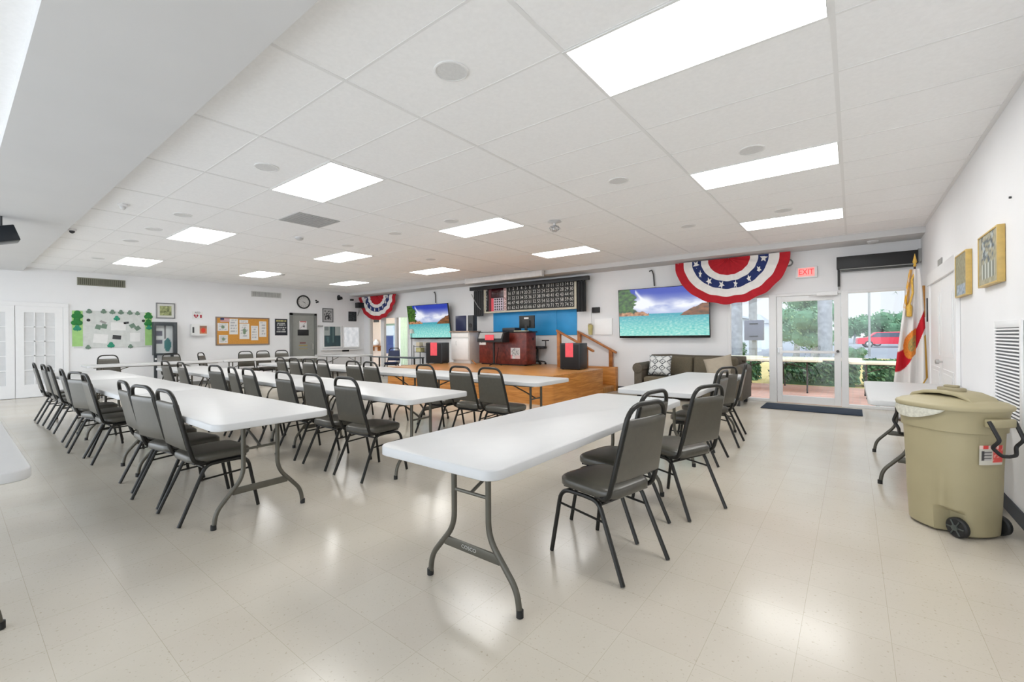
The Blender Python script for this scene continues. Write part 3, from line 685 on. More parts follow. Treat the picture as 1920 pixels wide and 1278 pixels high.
# monitor on the desk, seen from its back
t = thing('computer_monitor', 'black computer monitor on the red desk seen from behind', 'monitor', (-6.5, 9.0, 1.4005))
build('screen_back', MB().box(-6.74, -6.27, 8.99, 9.03, 1.48, 1.80), mat('monitor_black', srgb(34, 33, 30), .45), t, bevel=.008)
build('hump', MB().box(-6.62, -6.39, 8.955, 8.989, 1.51, 1.68), mat('monitor_black', (0, 0, 0)), t, bevel=.01)
build('label_sticker', MB().box(-6.58, -6.44, 8.986, 8.9895, 1.715, 1.755), PAPER, t)
build('stand', MB().box(-6.54, -6.47, 8.95, 8.985, 1.41, 1.56).box(-6.62, -6.39, 8.90, 9.08, 1.4008, 1.412), BLACK, t, bevel=.004)
m = MB(); m.box(-6.72, -6.35, 8.74, 8.87, 1.4006, 1.42); one('paper_stack', m, mat('cream_paper', srgb(222, 214, 176), .8), 'cream paper stack on the desk before the monitor', 'paper', bevel=.002)
# office chair behind the desk
cx, cy = -6.42, 9.35
t = thing('office_chair', 'black office chair half hidden behind the red desk', 'chair', (cx, cy, SH))
m = MB()
for k in range(5): a = 2 * PI * k / 5 - .6; m.tube([(cx, cy, SH + .09), (cx + .20 * math.cos(a), cy + .20 * math.sin(a), SH + .065)], [.022, .014], 8)
build('base', m, BLACK, t)
for k in range(5): a = 2 * PI * k / 5 - .6; m = MB(); m.ball((cx + .20 * math.cos(a), cy + .20 * math.sin(a), SH + .03), .029, 10, 6); build('caster', m, BLACK, t)
m = MB(); m.tube([(cx, cy, SH + .08), (cx, cy, SH + .40)], .028, 10); build('gas_lift', m, DKG, t)
m = MB(); m.prism(rrect(.42, .36, .08, 4, cx - .0, cy - .01), SH + .40, SH + .47); build('seat', m, BLACK, t, bevel=.02)
m = MB(); m.box(cx - .235, cx - .20, cy - .17, cy + .17, SH + .50, SH + .78); build('backrest', m, BLACK, t, bevel=.018)
for s in (-1, 1): m = MB(); m.tube(fillet([(cx + s * .19, cy, SH + .43), (cx + s * .25, cy, SH + .45), (cx + s * .25, cy, SH + .60)], .04), .013, 8); m.box(cx + s * .25 - .03, cx + s * .25 + .03, cy - .13, cy + .11, SH + .60, SH + .63); build('armrest', m, BLACK, t)
# ================================================================== bingo board group on the back wall
t = thing('bingo_board', 'long black bingo number board on the back wall above the blue panel', 'scoreboard', (-6.83, 9.44, 1.96))
bx0, bx1, bz0, bz1, by = -8.28, -5.34, 1.985, 2.64, 9.44
build('housing', MB().box(bx0, bx1, by, YB - .002, bz0, bz1), BLACK, t, bevel=.004)
CREAM = mat('cream_frame', srgb(206, 200, 180), .5)
m = MB(); m.box(bx0 - .03, bx1 + .03, by - .02, by + .02, bz0 - .045, bz0); m.box(bx1 - .03, bx1 + .03, by - .02, by + .02, bz0, bz1); m.box(bx0 - .03, bx0 + .03, by - .02, by + .02, bz0, bz1); build('frame', m, CREAM, t)
fy = by - .003
DRED = mat('dark_red_display', srgb(56, 10, 18), .2)
build('display', MB().box(-8.03, -7.60, fy - .006, fy, 2.36, 2.63), DRED, t, bevel=.003)
m = MB(); m.box(-8.14, -8.045, fy - .006, fy, 1.99, 2.62); build('side_strip', m, mat('side_strip_red', srgb(90, 20, 30), .5), t)
m = MB()
for k, ch in enumerate('WINNERS'): write(m, ch, .10, (-8.235, fy - .004, 2.58 - k * .085), (1, 0, 0), (0, 0, 1))
build('side_lettering', m, PAPER, t)
m = MB(); m.box(-7.98, -7.61, fy - .008, fy, 1.995, 2.35); cardp = build('pattern_card', m, mat('lilac_card', srgb(214, 200, 212), .6), t)
m = MB(); m.box(-8.04, -7.955, fy - .012, fy, 1.97, 2.355); build('pink_strip', m, PINKP, t)
m = MB()
for i in range(4):
    for j in range(5): m.lathe([(.024, 0), (.024, .004)], (-7.90 + i * .078, fy - .0085, 2.035 + j * .069), 12, (0, -1, 0))
build('pattern_holes', m, BLACK, cardp)
m = MB(); m.box(-7.595, -7.50, fy - .006, fy, 1.99, 2.635); lc = build('letter_strip', m, mat('pale_pink_strip', srgb(226, 200, 196), .5), t)
m = MB()
for k, ch in enumerate('BINGO'): write(m, ch, .13, (-7.548, fy - .0075, 2.57 - k * .128), (1, 0, 0), (0, 0, 1))
build('lettering', m, mat('dark_red_letters', srgb(120, 30, 40), .5), lc)
m = MB(); cw = (5.385 - 7.47) / -15; 
for r in range(5):
    for c in range(15): write(m, str(r * 15 + c + 1), .125, (-7.47 + (c + .5) * .139, fy - .004, 2.57 - r * .128), (1, 0, 0), (0, 0, 1), sx=.88)
build('numbers', m, mat('number_white', (.72, .71, .66), .5), t)
m = MB()
for r in range(6): m.box(-7.47, -5.385, fy - .003, fy + .001, 2.634 - r * .128 - .006, 2.634 - r * .128 + .006)
for c in range(16): m.box(-7.47 + c * .139 - .005, -7.47 + c * .139 + .005, fy - .003, fy + .001, 1.994, 2.634)
build('grid_bars', m, mat('bar_dark', (.03, .028, .02), .4), t)
one('curtain_rail', MB().box(-8.74, -4.91, 9.28, 9.36, 2.60, 2.70), BLACK, 'long black curtain valance rail above the bingo board', 'curtain rail', bevel=.004)
def curtain(label, x0, x1, z0, folds):
    m = MB(); n = folds * 8; N = []
    f = lambda u: .022 * math.sin(2 * PI * folds * u)
    fr = [(x0 + (x1 - x0) * k / n, 9.375 + f(k / n)) for k in range(n + 1)]; bk = [(x, y + .012) for x, y in fr][::-1]
    m.prism(fr + bk, z0, 2.60); one('curtain', m, BLACK, label, 'curtain', loc=((x0 + x1) / 2, 9.38, z0))
curtain('black side curtain left of the bingo board', -8.66, -8.31, 1.86, 4); curtain('black side curtain right of the bingo board', -5.28, -5.03, 1.86, 3)
m = MB(); m.tube([(-8.64, 9.26, 2.5), (-8.52, 9.25, 2.3), (-8.38, 9.25, 2.12), (-8.30, 9.26, 2.05)], .010, 6); one('hanging_cable', m, MIDG, 'grey cable hanging across the left black curtain', 'cable')
BLUE = mat('blue_panel_paint', srgb(40, 152, 216), .45, var=.05, scale=3)
t = thing('blue_wall_panel', 'bright blue painted panel on the wall under the bingo board', 'panel', (-6.75, YB - .02, 1.30))
for a, b in ((-8.10, -7.02), (-7.015, -5.98), (-5.975, -5.40)): build('board', MB().box(a, b, YB - .022, YB - .002, 1.30, 1.94), BLUE, t, bevel=.002)
t = thing('projector_screen', 'white rolled projector screen case under the ceiling before the bingo board', 'projector screen', (-7.2, 8.9, 2.73))
build('case', MB().box(-8.48, -5.96, 8.84, 8.96, 2.735, H - .006), mat('screen_case_white', (.70, .70, .70), .4), t, bevel=.025)
for x in (-8.49, -5.95): build('end_cap', MB().box(x - .012, x + .012, 8.835, 8.965, 2.73, H - .006), TRIM, t, bevel=.01)

# ---------------- televisions with a seascape
def sea(u, v):
    hz = .46; n = fb(u * 6, v * 9, 1)
    if v > hz:
        t = (v - hz) / (1 - hz); c = mixc(srgb(176, 190, 226), srgb(20, 54, 172), t * 1.25)
        k = math.exp(-((v - .63 - .05 * nz(u * 3, 0)) / .10) ** 2) * (.75 + 1.3 * n)
        k += math.exp(-(((u - .30) / .09) ** 2 + ((v - .72) / .10) ** 2)) * 1.1
        s = (u - .20) / .16; k += .8 * math.exp(-((v - (.96 - .35 * s)) / .035) ** 2) if 0 < s < 1 else 0
        c = mixc(c, (.86, .88, .95), k)
    else:
        t = v / hz; c = mixc(srgb(150, 226, 214), srgb(22, 150, 170), t ** 1.5)
        sp = nz(u * 34, v * 40, 3) + .5 * nz(u * 70, v * 70, 4); c = mixc(c, (.62, .88, .82), max(0, sp) * (1.2 - t)); c = mixc(c, srgb(24, 170, 178), max(0, -sp) * .6)
    if u > .70:
        hgt = .43 + .24 * max(0, (u - .72) / .28) ** .7 + .02 * nz(u * 20, 1)
        if .41 < v < hgt: c = mixc(srgb(88, 48, 20), srgb(150, 92, 44), .5 + fb(u * 22, v * 22, 6)); c = mixc(c, srgb(60, 62, 24), max(0, nz(u * 14, v * 14, 9)))
    if u < .36 and .43 < v < .53 + .05 * nz(u * 16, 3) - .10 * u: c = mixc(srgb(120, 70, 36), srgb(212, 156, 110), .5 + nz(u * 30, v * 30, 5))
    edge = .20 + .07 * nz(v * 9, 2) + .03 * nz(v * 25, 5) - .06 * max(0, v - .85) * 6
    if u < edge and v > .50 + .03 * nz(u * 20, 8): c = mixc(srgb(10, 44, 8), srgb(76, 124, 34), .45 + fb(u * 24, v * 22, 4) * 1.4)
    return c
def tv(label, x0, x1, z0, z1, yt, yb):
    """tilted a little: top at yt, bottom at yb"""
    t = thing('television', label, 'television', ((x0 + x1) / 2, yb, z0))
    V = Vector((0, yt - yb, z1 - z0)); n = Vector((1, 0, 0)).cross(V).normalized(); O = Vector((x0, yb, z0))
    m = MB(); q = [O, O + Vector((x1 - x0, 0, 0)), O + Vector((x1 - x0, 0, 0)) + V, O + V]; m.add(q + [p - n * .045 for p in q], [(0, 1, 2, 3), (7, 6, 5, 4), (0, 4, 5, 1), (1, 5, 6, 2), (2, 6, 7, 3), (3, 7, 4, 0)])
    build('bezel', m, BLACKG, t, bevel=.004)
    b = .012; Vn = V.normalized(); p0 = O + Vector((b, 0, 0)) + Vn * .05 + n * .002
    picture('screen', p0, (x1 - x0 - 2 * b, 0, 0), Vn * (V.length - .05 - b), 130, 74, sea, SCREEN, t)
    m = MB(); cx = (x0 + x1) / 2; m.box(cx - .25, cx + .25, max(yt, yb) + .05, YB - .002, z0 + .3, z1 - .3); build('wall_mount', m, BLACK, t)
tv('big wall television with seascape picture above the sofa', -4.22, -2.27, 1.22, 2.31, 9.40, 9.46)
tv('wall television with seascape picture left of the stage cabinet', -11.60, -9.68, 1.215, 2.30, 9.30, 9.46)
for x, lab in ((-3.46, 'short dark cable coming out of the wall above the television over the sofa'), (-10.50, 'short dark cable coming out of the wall above the left television')):
    m = MB(); m.tube(fillet([(x - .10, YB - .004, 2.70), (x - .04, YB - .03, 2.72), (x, YB - .03, 2.62), (x + .02, YB - .04, 2.36)], .05), .014, 6); one('tv_cable', m, DKG, lab, 'cable')

# ---------------- pleated flag buntings
RED = mat('bunting_red', srgb(178, 24, 38), .85, var=.06, scale=20); WCL = mat('bunting_white', (.80, .78, .76), .85, var=.03); NAVY = mat('bunting_navy', srgb(32, 48, 102), .85, var=.08)
def bunting(label, cx, zt, a, b, yw, seed):
    rnd = random.Random(seed); NU, NV = 72, 30; m = MB()
    def P(u, v, off=0):
        th = PI + PI * u; rho = max(v, .001)
        pl = .022 * math.sin(u * PI * 17 + seed) * (.25 + .75 * v)
        return Vector((cx + a * rho * math.cos(th), yw + pl - off, zt + b * rho * math.sin(th) * (1 + .012 * math.sin(u * PI * 17 + seed) * v)))
    band = lambda v: 0 if v < .36 else (1 if v < .50 else (2 if v < .68 else (1 if v < .82 else 0)))
    vs = [P(i / NU, j / NV) for j in range(NV + 1) for i in range(NU + 1)]
    for j in range(NV):
        fs = [(j * (NU + 1) + i, j * (NU + 1) + i + 1, (j + 1) * (NU + 1) + i + 1, (j + 1) * (NU + 1) + i) for i in range(NU)]
        mi = band((j + .5) / NV)
        if j == 0: m.add(vs, fs, mi)
        else: m.f += fs; m.m += [mi] * len(fs)
    for k in range(8):
        u = .04 + .92 * k / 7; c = P(u, .59, .012); th = PI + PI * u + PI / 2; R = .085 * a
        sk = .8 if k in (0, 7) else rnd.uniform(.35, .8); pts = []
        for q in range(10):
            r = R if q % 2 == 0 else R * .42; an = th + PI * q / 5; pts.append(c + Vector((r * math.cos(an) * sk, 0, r * math.sin(an))))
        m.add(pts + [c], [(q, (q + 1) % 10, 10) for q in range(10)], 1)
    for q in (-.94, 0, .94): m.tube([(cx + a * q, yw, zt - .012), (cx + a * q, YB - .0005, zt - .012)], .005, 6, mi=1)
    o = one('flag_bunting', m, [RED, WCL, NAVY], label, 'bunting', 'red white and blue buntings', loc=(cx, yw, zt - b)); return o
bunting('large red white and blue pleated bunting hanging over the right television', -1.89, 2.762, 1.02, .89, 9.30, 1)
bunting('red white and blue pleated bunting hanging over the opening at the far left', -13.37, 2.762, 1.08, .86, 9.40, 4)

# ---------------- right part of the back wall
t = thing('exit_sign', 'small lit red EXIT sign on the wall above the glass door', 'sign', (-.655, 9.56, 2.30))
build('housing', MB().box(-.82, -.49, 9.54, YB - .002, 2.295, 2.495), TRIM, t, bevel=.006)
build('face', MB().box(-.78, -.53, 9.533, 9.539, 2.32, 2.475), mat('exit_face', srgb(240, 150, 146), .4, var=0, emit=.3), t)
m = MB(); write(m, 'EXIT', .145, (-.655, 9.5315, 2.395), (1, 0, 0), (0, 0, 1), sx=.78); build('lettering', m, mat('exit_letters', srgb(210, 24, 34), .4, var=0, emit=.5), t)
t = thing('alarm_bell', 'round grey alarm bell on the wall right of the large bunting', 'bell', (-.925, 9.58, 2.53))
m = MB(); m.lathe([(.07, 0), (.07, .02), (.062, .03), (.055, .03), (.05, .018)], (-.925, YB - .0002, 2.60), 20, (0, -1, 0)); build('ring', m, mat('bell_grey', (.25, .27, .26), .4), t)
m = MB(); m.lathe([(.048, .015), (.045, .03), (.02, .045), (.002, .047)], (-.925, YB - .002, 2.60), 18, (0, -1, 0)); build('dome', m, TRIM, t)
t = thing('roller_shade', 'long black roller shade box above the glass panel at the right corner', 'window shade', (.31, 9.52, 2.38))
build('box', MB().box(-.21, .83, 9.44, YB - .002, 2.395, 2.60), BLACK, t, bevel=.004)
build('hem_bar', MB().box(-.15, .80, 9.50, 9.52, 2.345, 2.375), mat('dark_bar', srgb(70, 72, 70), .4), t, bevel=.003)
build('grey_strip', MB().box(-.17, .80, 9.47, 9.53, 2.376, 2.394), MIDG, t)
build('side_channel', MB().box(-.20, -.165, 9.54, 9.575, 2.10, 2.394), BLACK, t); build('channel_end', MB().box(-.195, -.17, 9.54, 9.575, 2.045, 2.0995), MIDG, t)
build('bracket', MB().box(.832, XR - .002, 9.46, 9.56, 2.42, 2.62), MIDG, t)
m = MB(); m.box(-1.27, .12, 8.66, 9.36, .001, .014); one('door_mat', m, mat('navy_mat', srgb(34, 46, 62), .95, var=.2, scale=150, bump=.5), 'dark navy door mat on the floor in front of the glass door', 'mat', bevel=.003)

# sofa under the television
SOFA = mat('sofa_fabric', srgb(98, 90, 74), .9, var=.10, scale=50, bump=.3); SOFD = mat('sofa_dark_arm', srgb(84, 76, 64), .7, var=.15, scale=30)
x0, x1, y0, y1 = -3.56, -1.52, 8.60, 9.50
t = thing('sofa', 'grey brown fabric sofa against the back wall under the big television', 'sofa', ((x0 + x1) / 2, 9.05, 0))
build('base', MB().box(x0 + .12, x1 - .12, y0 + .02, y1 - .05, .10, .30), SOFA, t, bevel=.02)
w = (x1 - x0 - .44) / 3
for k in range(3):
    build('seat_cushion', MB().box(x0 + .22 + k * w + .005, x0 + .22 + (k + 1) * w - .005, y0, y1 - .26, .302, .45), SOFA, t, bevel=.04, bseg=3)
for k in range(2):
    a = x0 + .20 + k * (x1 - x0 - .40) / 2
    build('back_cushion', MB().box(a + .006, a + (x1 - x0 - .40) / 2 - .006, y1 - .33, y1 - .13, .42, .835, rot=Matrix.Rotation(math.radians(-9), 3, 'X')), SOFA, t, bevel=.06, bseg=3)
m = MB(); m.box(x0 + .16, x1 - .16, y1 - .14, y1, .30, .80); m.tube([(x0 + .10, y1 - .08, .80), (x0 + .5, y1 - .08, .815), ((x0 + x1) / 2, y1 - .08, .80), (x1 - .5, y1 - .08, .80), (x1 - .10, y1 - .08, .80)], .062, 12); build('back_frame', m, SOFD, t, bevel=.01)
for s, xx in ((-1, x0), (1, x1)):
    a, b = (xx, xx + .21) if s < 0 else (xx - .21, xx)
    m = MB(); m.box(a + .03, b - .02, y0 + .01, y1 - .04, .10, .60); m.tube([((a + b) / 2, y0 - .01, .615), ((a + b) / 2, y1 - .06, .62)], .105, 16); build('arm', m, SOFD, t, bevel=.008)
    for yy in (y0 + .08, y1 - .12): build('foot', MB().box((a + b) / 2 - .03, (a + b) / 2 + .03, yy - .03, yy + .03, .0005, .10), BLACK, t)
def pillow(name, label, c, w, h, tilt, roll, m_, fn=None):
    N = 16
    Rm = Matrix.Rotation(math.radians(tilt), 3, 'X') ; Rz = Matrix.Rotation(math.radians(roll), 3, 'Y'); R = Rm @ Rz
    def S(sg):
        def f(u, v):
            x, z = (u - .5) * w, (v - .5) * h; e = max(0, (1 - (2 * u - 1) ** 4)) * max(0, (1 - (2 * v - 1) ** 4))
            k = 1 - .10 * (1 - abs(2 * u - 1)) * abs(2 * v - 1) ** 3
            return Vector(c) + R @ Vector((x * (1 - .08 * (1 - (2 * v - 1) ** 2)), sg * .085 * e ** .6, z * (1 - .08 * (1 - (2 * u - 1) ** 2))))
        return f
    m = MB(); m.grid(S(-1), N * 2, N * 2); m.grid(S(1), N * 2, N * 2)
    cols = None
    if fn:
        n1 = N * 2 + 1; cols = [fn(i / (N * 2), j / (N * 2)) + (1,) for j in range(n1) for i in range(n1)] * 2
    one(name, m, m_, label, 'pillow', loc=(c[0], c[1], c[2] - h / 2), cols=cols)
def lattice(u, v):
    a, b = (u * 3.0 + .5) % 1, (v * 3.0 + .5) % 1; d = abs(a - .5) + abs(b - .5)
    k = .34 < d < .48 or d < .10
    if .48 < d < .53: return (.55, .56, .56)
    return (.035, .04, .05) if k else (.66, .67, .66)
pillow('throw_pillow', 'white throw pillow with dark diamond lattice pattern on the left of the sofa', (-3.10, 8.90, .665), .47, .42, -16, 0, PRINT, lattice)
pillow('throw_pillow', 'plain beige throw pillow leaning on the right end of the sofa', (-1.98, 8.88, .665), .50, .42, -16, -14, mat('beige_pillow', srgb(168, 158, 142), .9, var=.06, bump=.3))

# small things on the back wall right of the blue panel
one('white_wall_panel', MB().box(-4.90, -4.45, YB - .03, YB - .002, 1.30, 1.685), mat('bright_white_board', (.93, .93, .93), .5, var=.01), 'plain white board on the back wall left of the big television', 'board', bevel=.003)
one('wall_box', MB().box(-4.96, -4.77, YB - .06, YB - .002, 1.83, 1.96), BLACK, 'small black box on the wall above the white board', 'wall box', bevel=.005)
m = MB(); m.box(-5.035, -4.995, YB - .03, YB - .002, 1.58, 1.95); m.box(-4.9949, -4.965, YB - .03, YB - .002, 1.93, 1.95); one('wall_conduit', m, TRIM, 'white cable channel on the wall beside the small black box', 'cable channel')
m = MB(); m.lathe([(.045, 0), (.06, .24)], (-4.995, YB - .075, 1.30), 16); t = thing('wall_cup', 'yellowish cup holder on the wall left of the white board', 'holder', (-4.995, YB - .075, 1.30)); build('cup', m, mat('straw_yellow', srgb(190, 180, 120), .6, var=.15), t)
m = MB()
for k in range(6): a = k * 1.1; m.tube([(-4.995, YB - .075, 1.42), (-4.995 + .04 * math.cos(a), YB - .075 + .04 * math.sin(a), 1.57)], .006, 5)
build('sticks', m, mat('ochre_sticks', srgb(150, 126, 60), .6), t)

# ---------------- flag on its pole
fx, fyy = .66, 8.62
t = thing('flag', 'white flag with red bands and gold fringe on a pole in the right corner', 'flag', (fx, fyy, 0))
m = MB(); m.lathe([(.15, .0005), (.15, .02), (.05, .06), (.025, .10), (.016, .11)], (fx, fyy, 0), 24); build('base', m, mat('dark_flag_base', srgb(70, 50, 34), .4), t)
m = MB(); m.tube([(fx, fyy, .06), (fx + .06, fyy, 2.24)], .013, 10); build('pole', m, mat('dark_pole_wood', srgb(60, 30, 20), .4), t)
m = MB(); m.lathe([(.012, 0), (.02, .02), (.012, .04), (.026, .07), (.002, .19)], (fx + .061, fyy, 2.24), 10); build('spear_finial', m, GOLD, t)
NU, NV = 110, 150
def cloth(u, v):           # v 0 top .. 1 bottom
    z = 2.20 - v * (1.86 + .12 * math.sin(u * 5)) + .30 * max(0, u - .72) * v * 2.2
    wd = .09 + .24 * v ** .8; x = fx + .050 - .075 * v + (u - .46) * wd * 1.2
    y = fyy - .03 - .05 * math.sin(u * 15 + 1.2 * v) * (.35 + v * .65) - .02
    return Vector((x, y, z))
def flagcol(u, v):
    seal = math.hypot((u - .54) / .36, (v - .56) / .105)
    if u > .93 and v > .60 or (v > .975 and u > .72): return srgb(205, 160, 60)[:3]
    if seal < 1 and u < .66:
        if seal > .52: return mixc(srgb(210, 110, 40), srgb(226, 150, 60), .5 + nz(u * 50, v * 90))
        return mixc(srgb(96, 120, 84), srgb(214, 160, 80), .5 + fb(u * 30, v * 60))
    d1 = v - (.63 - (u - .35) * .26)
    if abs(d1) < .08: return srgb(190, 18, 38)[:3]
    if v < .30 and u < .28: return srgb(214, 158, 50)[:3] if nz(u * 30, v * 20, 3) > -.15 else (.70, .66, .64)
    return mixc((.70, .67, .66), (.78, .76, .75), .5 + nz(u * 4, v * 4))
m = MB(); m.grid(lambda u, v: cloth(u, v), NU, NV); m.grid(lambda u, v: cloth(u, v) + Vector((0, .012, 0)), NU, NV)
cols = [tuple(flagcol(i / NU, j / NV))[:3] + (1,) for j in range(NV + 1) for i in range(NU + 1)] * 2
build('cloth', m, vcol_mat('flag_cloth', 0, .85), t, cols=cols)
m = MB(); m.tube([(fx + .06, fyy - .03, 2.16), (fx + .02, fyy - .08, 2.05), (fx + .03, fyy - .09, 1.86), (fx - .01, fyy - .09, 1.68)], .012, 6); m.lathe([(.014, 0), (.034, -.04), (.03, -.18), (.005, -.19)], (fx - .01, fyy - .09, 1.70), 12); build('tassel', m, GOLD, t)

# ---------------- right wall
def wallpic(label, y0, y1, z0, z1, fn, fr, fw=.035, group=None, dep=.035):
    t = thing('framed_picture', label, 'picture', (XR - .02, (y0 + y1) / 2, z0), group)
    m = MB(); m.box(XR - dep, XR - .002, y0, y0 + fw, z0, z1); m.box(XR - dep, XR - .002, y1 - fw, y1, z0, z1); m.box(XR - dep, XR - .002, y0 + fw, y1 - fw, z0, z0 + fw); m.box(XR - dep, XR - .002, y0 + fw, y1 - fw, z1 - fw, z1); build('frame', m, fr, t, bevel=.003)
    picture('print', (XR - dep + .006, y1 - fw, z0 + fw), (0, -(y1 - y0 - 2 * fw), 0), (0, 0, z1 - z0 - 2 * fw), 44, 32, fn, PRINT, t)
FRG2 = mat('gold_wood_frame', srgb(196, 166, 96), .4, var=.1, scale=20)
def art1(u, v):
    n = fb(u * 9, v * 9, 11); c = mixc(srgb(140, 136, 112), srgb(176, 170, 146), .5 + n)
    if .14 < u < .86:
        if v > .40 and fb(u * 8, v * 10, 2) > 0: c = mixc(srgb(52, 60, 66), srgb(110, 122, 126), .5 + n)
        if v > .38 and fb(u * 10, v * 9, 5) > .2: c = srgb(176, 184, 184)[:3]
        if v < .42 and (int(u * 12) % 2 == 0) and v > .12: c = srgb(190, 194, 186)[:3]
        elif v < .42 and v > .12: c = srgb(112, 116, 104)[:3]
    return c
def art2(u, v):
    n = fb(u * 12, v * 12, 21); c = mixc(srgb(126, 122, 96), srgb(168, 164, 136), .5 + n)
    if v < .28 and .12 < u < .9: c = mixc(srgb(120, 136, 152), srgb(186, 196, 206), .5 + n * 1.5)
    return c
wallpic('gold framed picture with white patterned print, nearest the viewer on the right wall', 4.67, 5.29, 1.645, 2.06, art1, FRG2, .014, None, .045)
wallpic('gold framed picture with plain brownish print, nearest the white door frame', 5.78, 6.33, 1.63, 2.05, art2, FRG2, .014, None, .045)
t = thing('return_air_grille', 'white louvred air grille on the right wall behind the beige bin', 'vent', (XR - .01, 4.62, .62))
y0, y1, z0, z1 = 4.26, 4.98, .62, 1.36
m = MB(); m.box(XR - .013, XR - .002, y0, y0 + .05, z0, z1); m.box(XR - .013, XR - .002, y1 - .05, y1, z0, z1); m.box(XR - .013, XR - .002, y0 + .05, y1 - .05, z0, z0 + .05); m.box(XR - .013, XR - .002, y0 + .05, y1 - .05, z1 - .05, z1); build('frame', m, TRIM, t, bevel=.003)
build('backing', MB().box(XR - .005, XR - .002, y0 + .05, y1 - .05, z0 + .05, z1 - .05), mat('vent_dark', srgb(120, 122, 126), .7), t)
m = MB(); n = 26
for k in range(n):
    zz = z0 + .05 + (k + .5) * (z1 - z0 - .1) / n; m.box(XR - .014, XR - .006, y0 + .05, y1 - .05, zz - .0055, zz + .0055, rot=Matrix.Rotation(math.radians(25), 3, 'Y'))
build('louvers', m, TRIM, t)
m = MB(); m.box(XR - .03, XR + .001, 9.10, 9.42, 1.52, 2.0); t = thing('wooden_plaque', 'wooden plaque on the right wall half hidden behind the flag', 'plaque', (XR - .02, 9.26, 1.52)); build('board', m, mat('plaque_oak', srgb(186, 132, 62), .45, var=.12, scale=14), t, bevel=.006)
build('plate', MB().box(XR - .034, XR - .0305, 9.17, 9.35, 1.6, 1.9), mat('bronze_plate', srgb(120, 80, 40), .35, metal=.6), t)
one('wall_strip', MB().box(XR - .03, XR - .002, 8.62, 8.68, 1.44, 1.78), BLACK, 'narrow black strip on the right wall beside the white door frame', 'strip', bevel=.003)
t = thing('room_sign', 'tiny grey room number sign above the white side door', 'sign', (XR - .01, 7.62, 2.115)); build('plate', MB().box(XR - .012, XR - .002, 7.46, 7.76, 2.115, 2.20), MIDG, t, bevel=.002)
m = MB(); m.lathe([(.008, 0), (.008, .012)], (XR - .001, 4.52, 2.21), 8, (-1, 0, 0)); one('wall_nail', m, DKG, 'small dark nail in the right wall above the nearer gold picture', 'nail')

# ---------------- beige wheeled bin
TAN = mat('beige_bin_plastic', srgb(166, 156, 124), .5, var=.03, scale=6, bump=.05, bscale=300)
bcx, bcy = .515, 4.07
t = thing('wheeled_bin', 'large beige wheeled trash bin with lid beside the right wall', 'trash bin', (bcx, bcy, 0))
def RG(z, rx, ry): return sq_ring(bcx, bcy, z, rx * .975, ry * .975, 2.5, 64)
def RW(z, rx, ry, k):      # lower body drawn in at both sides of the +x end, leaving room for the wheels
    o = []
    for p in sq_ring(bcx, bcy, z, rx, ry, 2.5, 64):
        w = max(0, min(1, (p.x - bcx - .045) / .035)); lim = ry - .07 * k; y = p.y - bcy; y2 = max(-lim, min(lim, y)); o.append(Vector((p.x, bcy + y * (1 - w) + y2 * w, z)))
    return o
m = MB(); m.loft([RW(.012, .198, .180, 1), RW(.02, .208, .189, 1), RW(.145, .214, .196, 1), RW(.17, .216, .197, .35), RW(.18, .217, .198, 0), RG(.43, .229, .210), RG(.655, .239, .221), RG(.658, .250, .231), RG(.765, .257, .237), RG(.785, .263, .243), RG(.80, .263, .243)])
build('body', m, TAN, t, angle=35)
m = MB(); m.loft([RG(.792, .258, .238), RG(.794, .276, .256), RG(.812, .280, .260), RG(.822, .274, .254), RG(.824, .264, .244), RG(.834, .253, .234), RG(.856, .17, .155), RG(.864, .08, .07), RG(.865, .01, .01)])
ld = build('lid', m, TAN, t, angle=50)
m = MB(); pr = [(-.205, .828), (-.175, .868), (-.10, .892), (0, .899), (.10, .892), (.175, .868), (.205, .828)]
m.prism([(bcx + p, z) for p, z in pr] + [(bcx + p * .93, z - .02) for p, z in pr[::-1]], bcy - .10, bcy + .10, 'y'); build('lid_ridge', m, TAN, ld, bevel=.008)
m = MB(); m.prism(rrect(.15, .085, .038, 5, bcx, bcy), .890, .916); m.prism(rrect(.085, .045, .02, 5, bcx, bcy), .914, .932); build('lid_grip', m, mat('bin_grip', srgb(150, 140, 112), .5), ld, bevel=.007)
for s in (-1, 1):
    X0 = bcx + s * .252
    m = MB(); m.prism(rrect(.06, .17, .02, 3, X0 + s * .012, bcy), .705, .755); build('handle_lug', m, TAN, t, bevel=.008)
    m = MB()
    for q in (-1, 1): m.tube(fillet([(X0 + s * .02, bcy + q * .088, .745), (X0 + s * .07, bcy + q * .082, .64), (X0 + s * .03, bcy + q * .082, .59), (X0 + s * .055, bcy + q * .05, .545), (X0 + s * .055, bcy, .54)], .016, 3), .0105, 8)
    build('handle', m, BLACK, t)
xc = bcx + .150
for s in (-1, 1):
    y = bcy + s * .148
    m = MB(); m.lathe([(.006, 0), (.054, .004), (.062, .012), (.062, .032), (.054, .040), (.006, .042)], (xc, y - s * .020, .0625), 26, (0, s, 0)); wh = build('wheel', m, mat('black_tyre', (.014, .014, .014), .55), t)
    m = MB(); m.lathe([(.018, .0422), (.018, .05), (.004, .052)], (xc, y - s * .020, .0625), 14, (0, s, 0))
    for k in range(6): an = 2 * PI * k / 6; c = Vector((xc + .034 * math.cos(an), y + s * .0225, .0625 + .034 * math.sin(an))); d_ = Vector((math.cos(an), 0, math.sin(an))); m.tube([c - d_ * .018, c + d_ * .016], .0045, 5)
    build('hub', m, mat('dark_hub', srgb(70, 76, 72), .4), wh)
m = MB(); m.tube([(xc, bcy - .14, .0625), (xc, bcy + .14, .0625)], .008, 8); build('axle', m, BLACK, t)
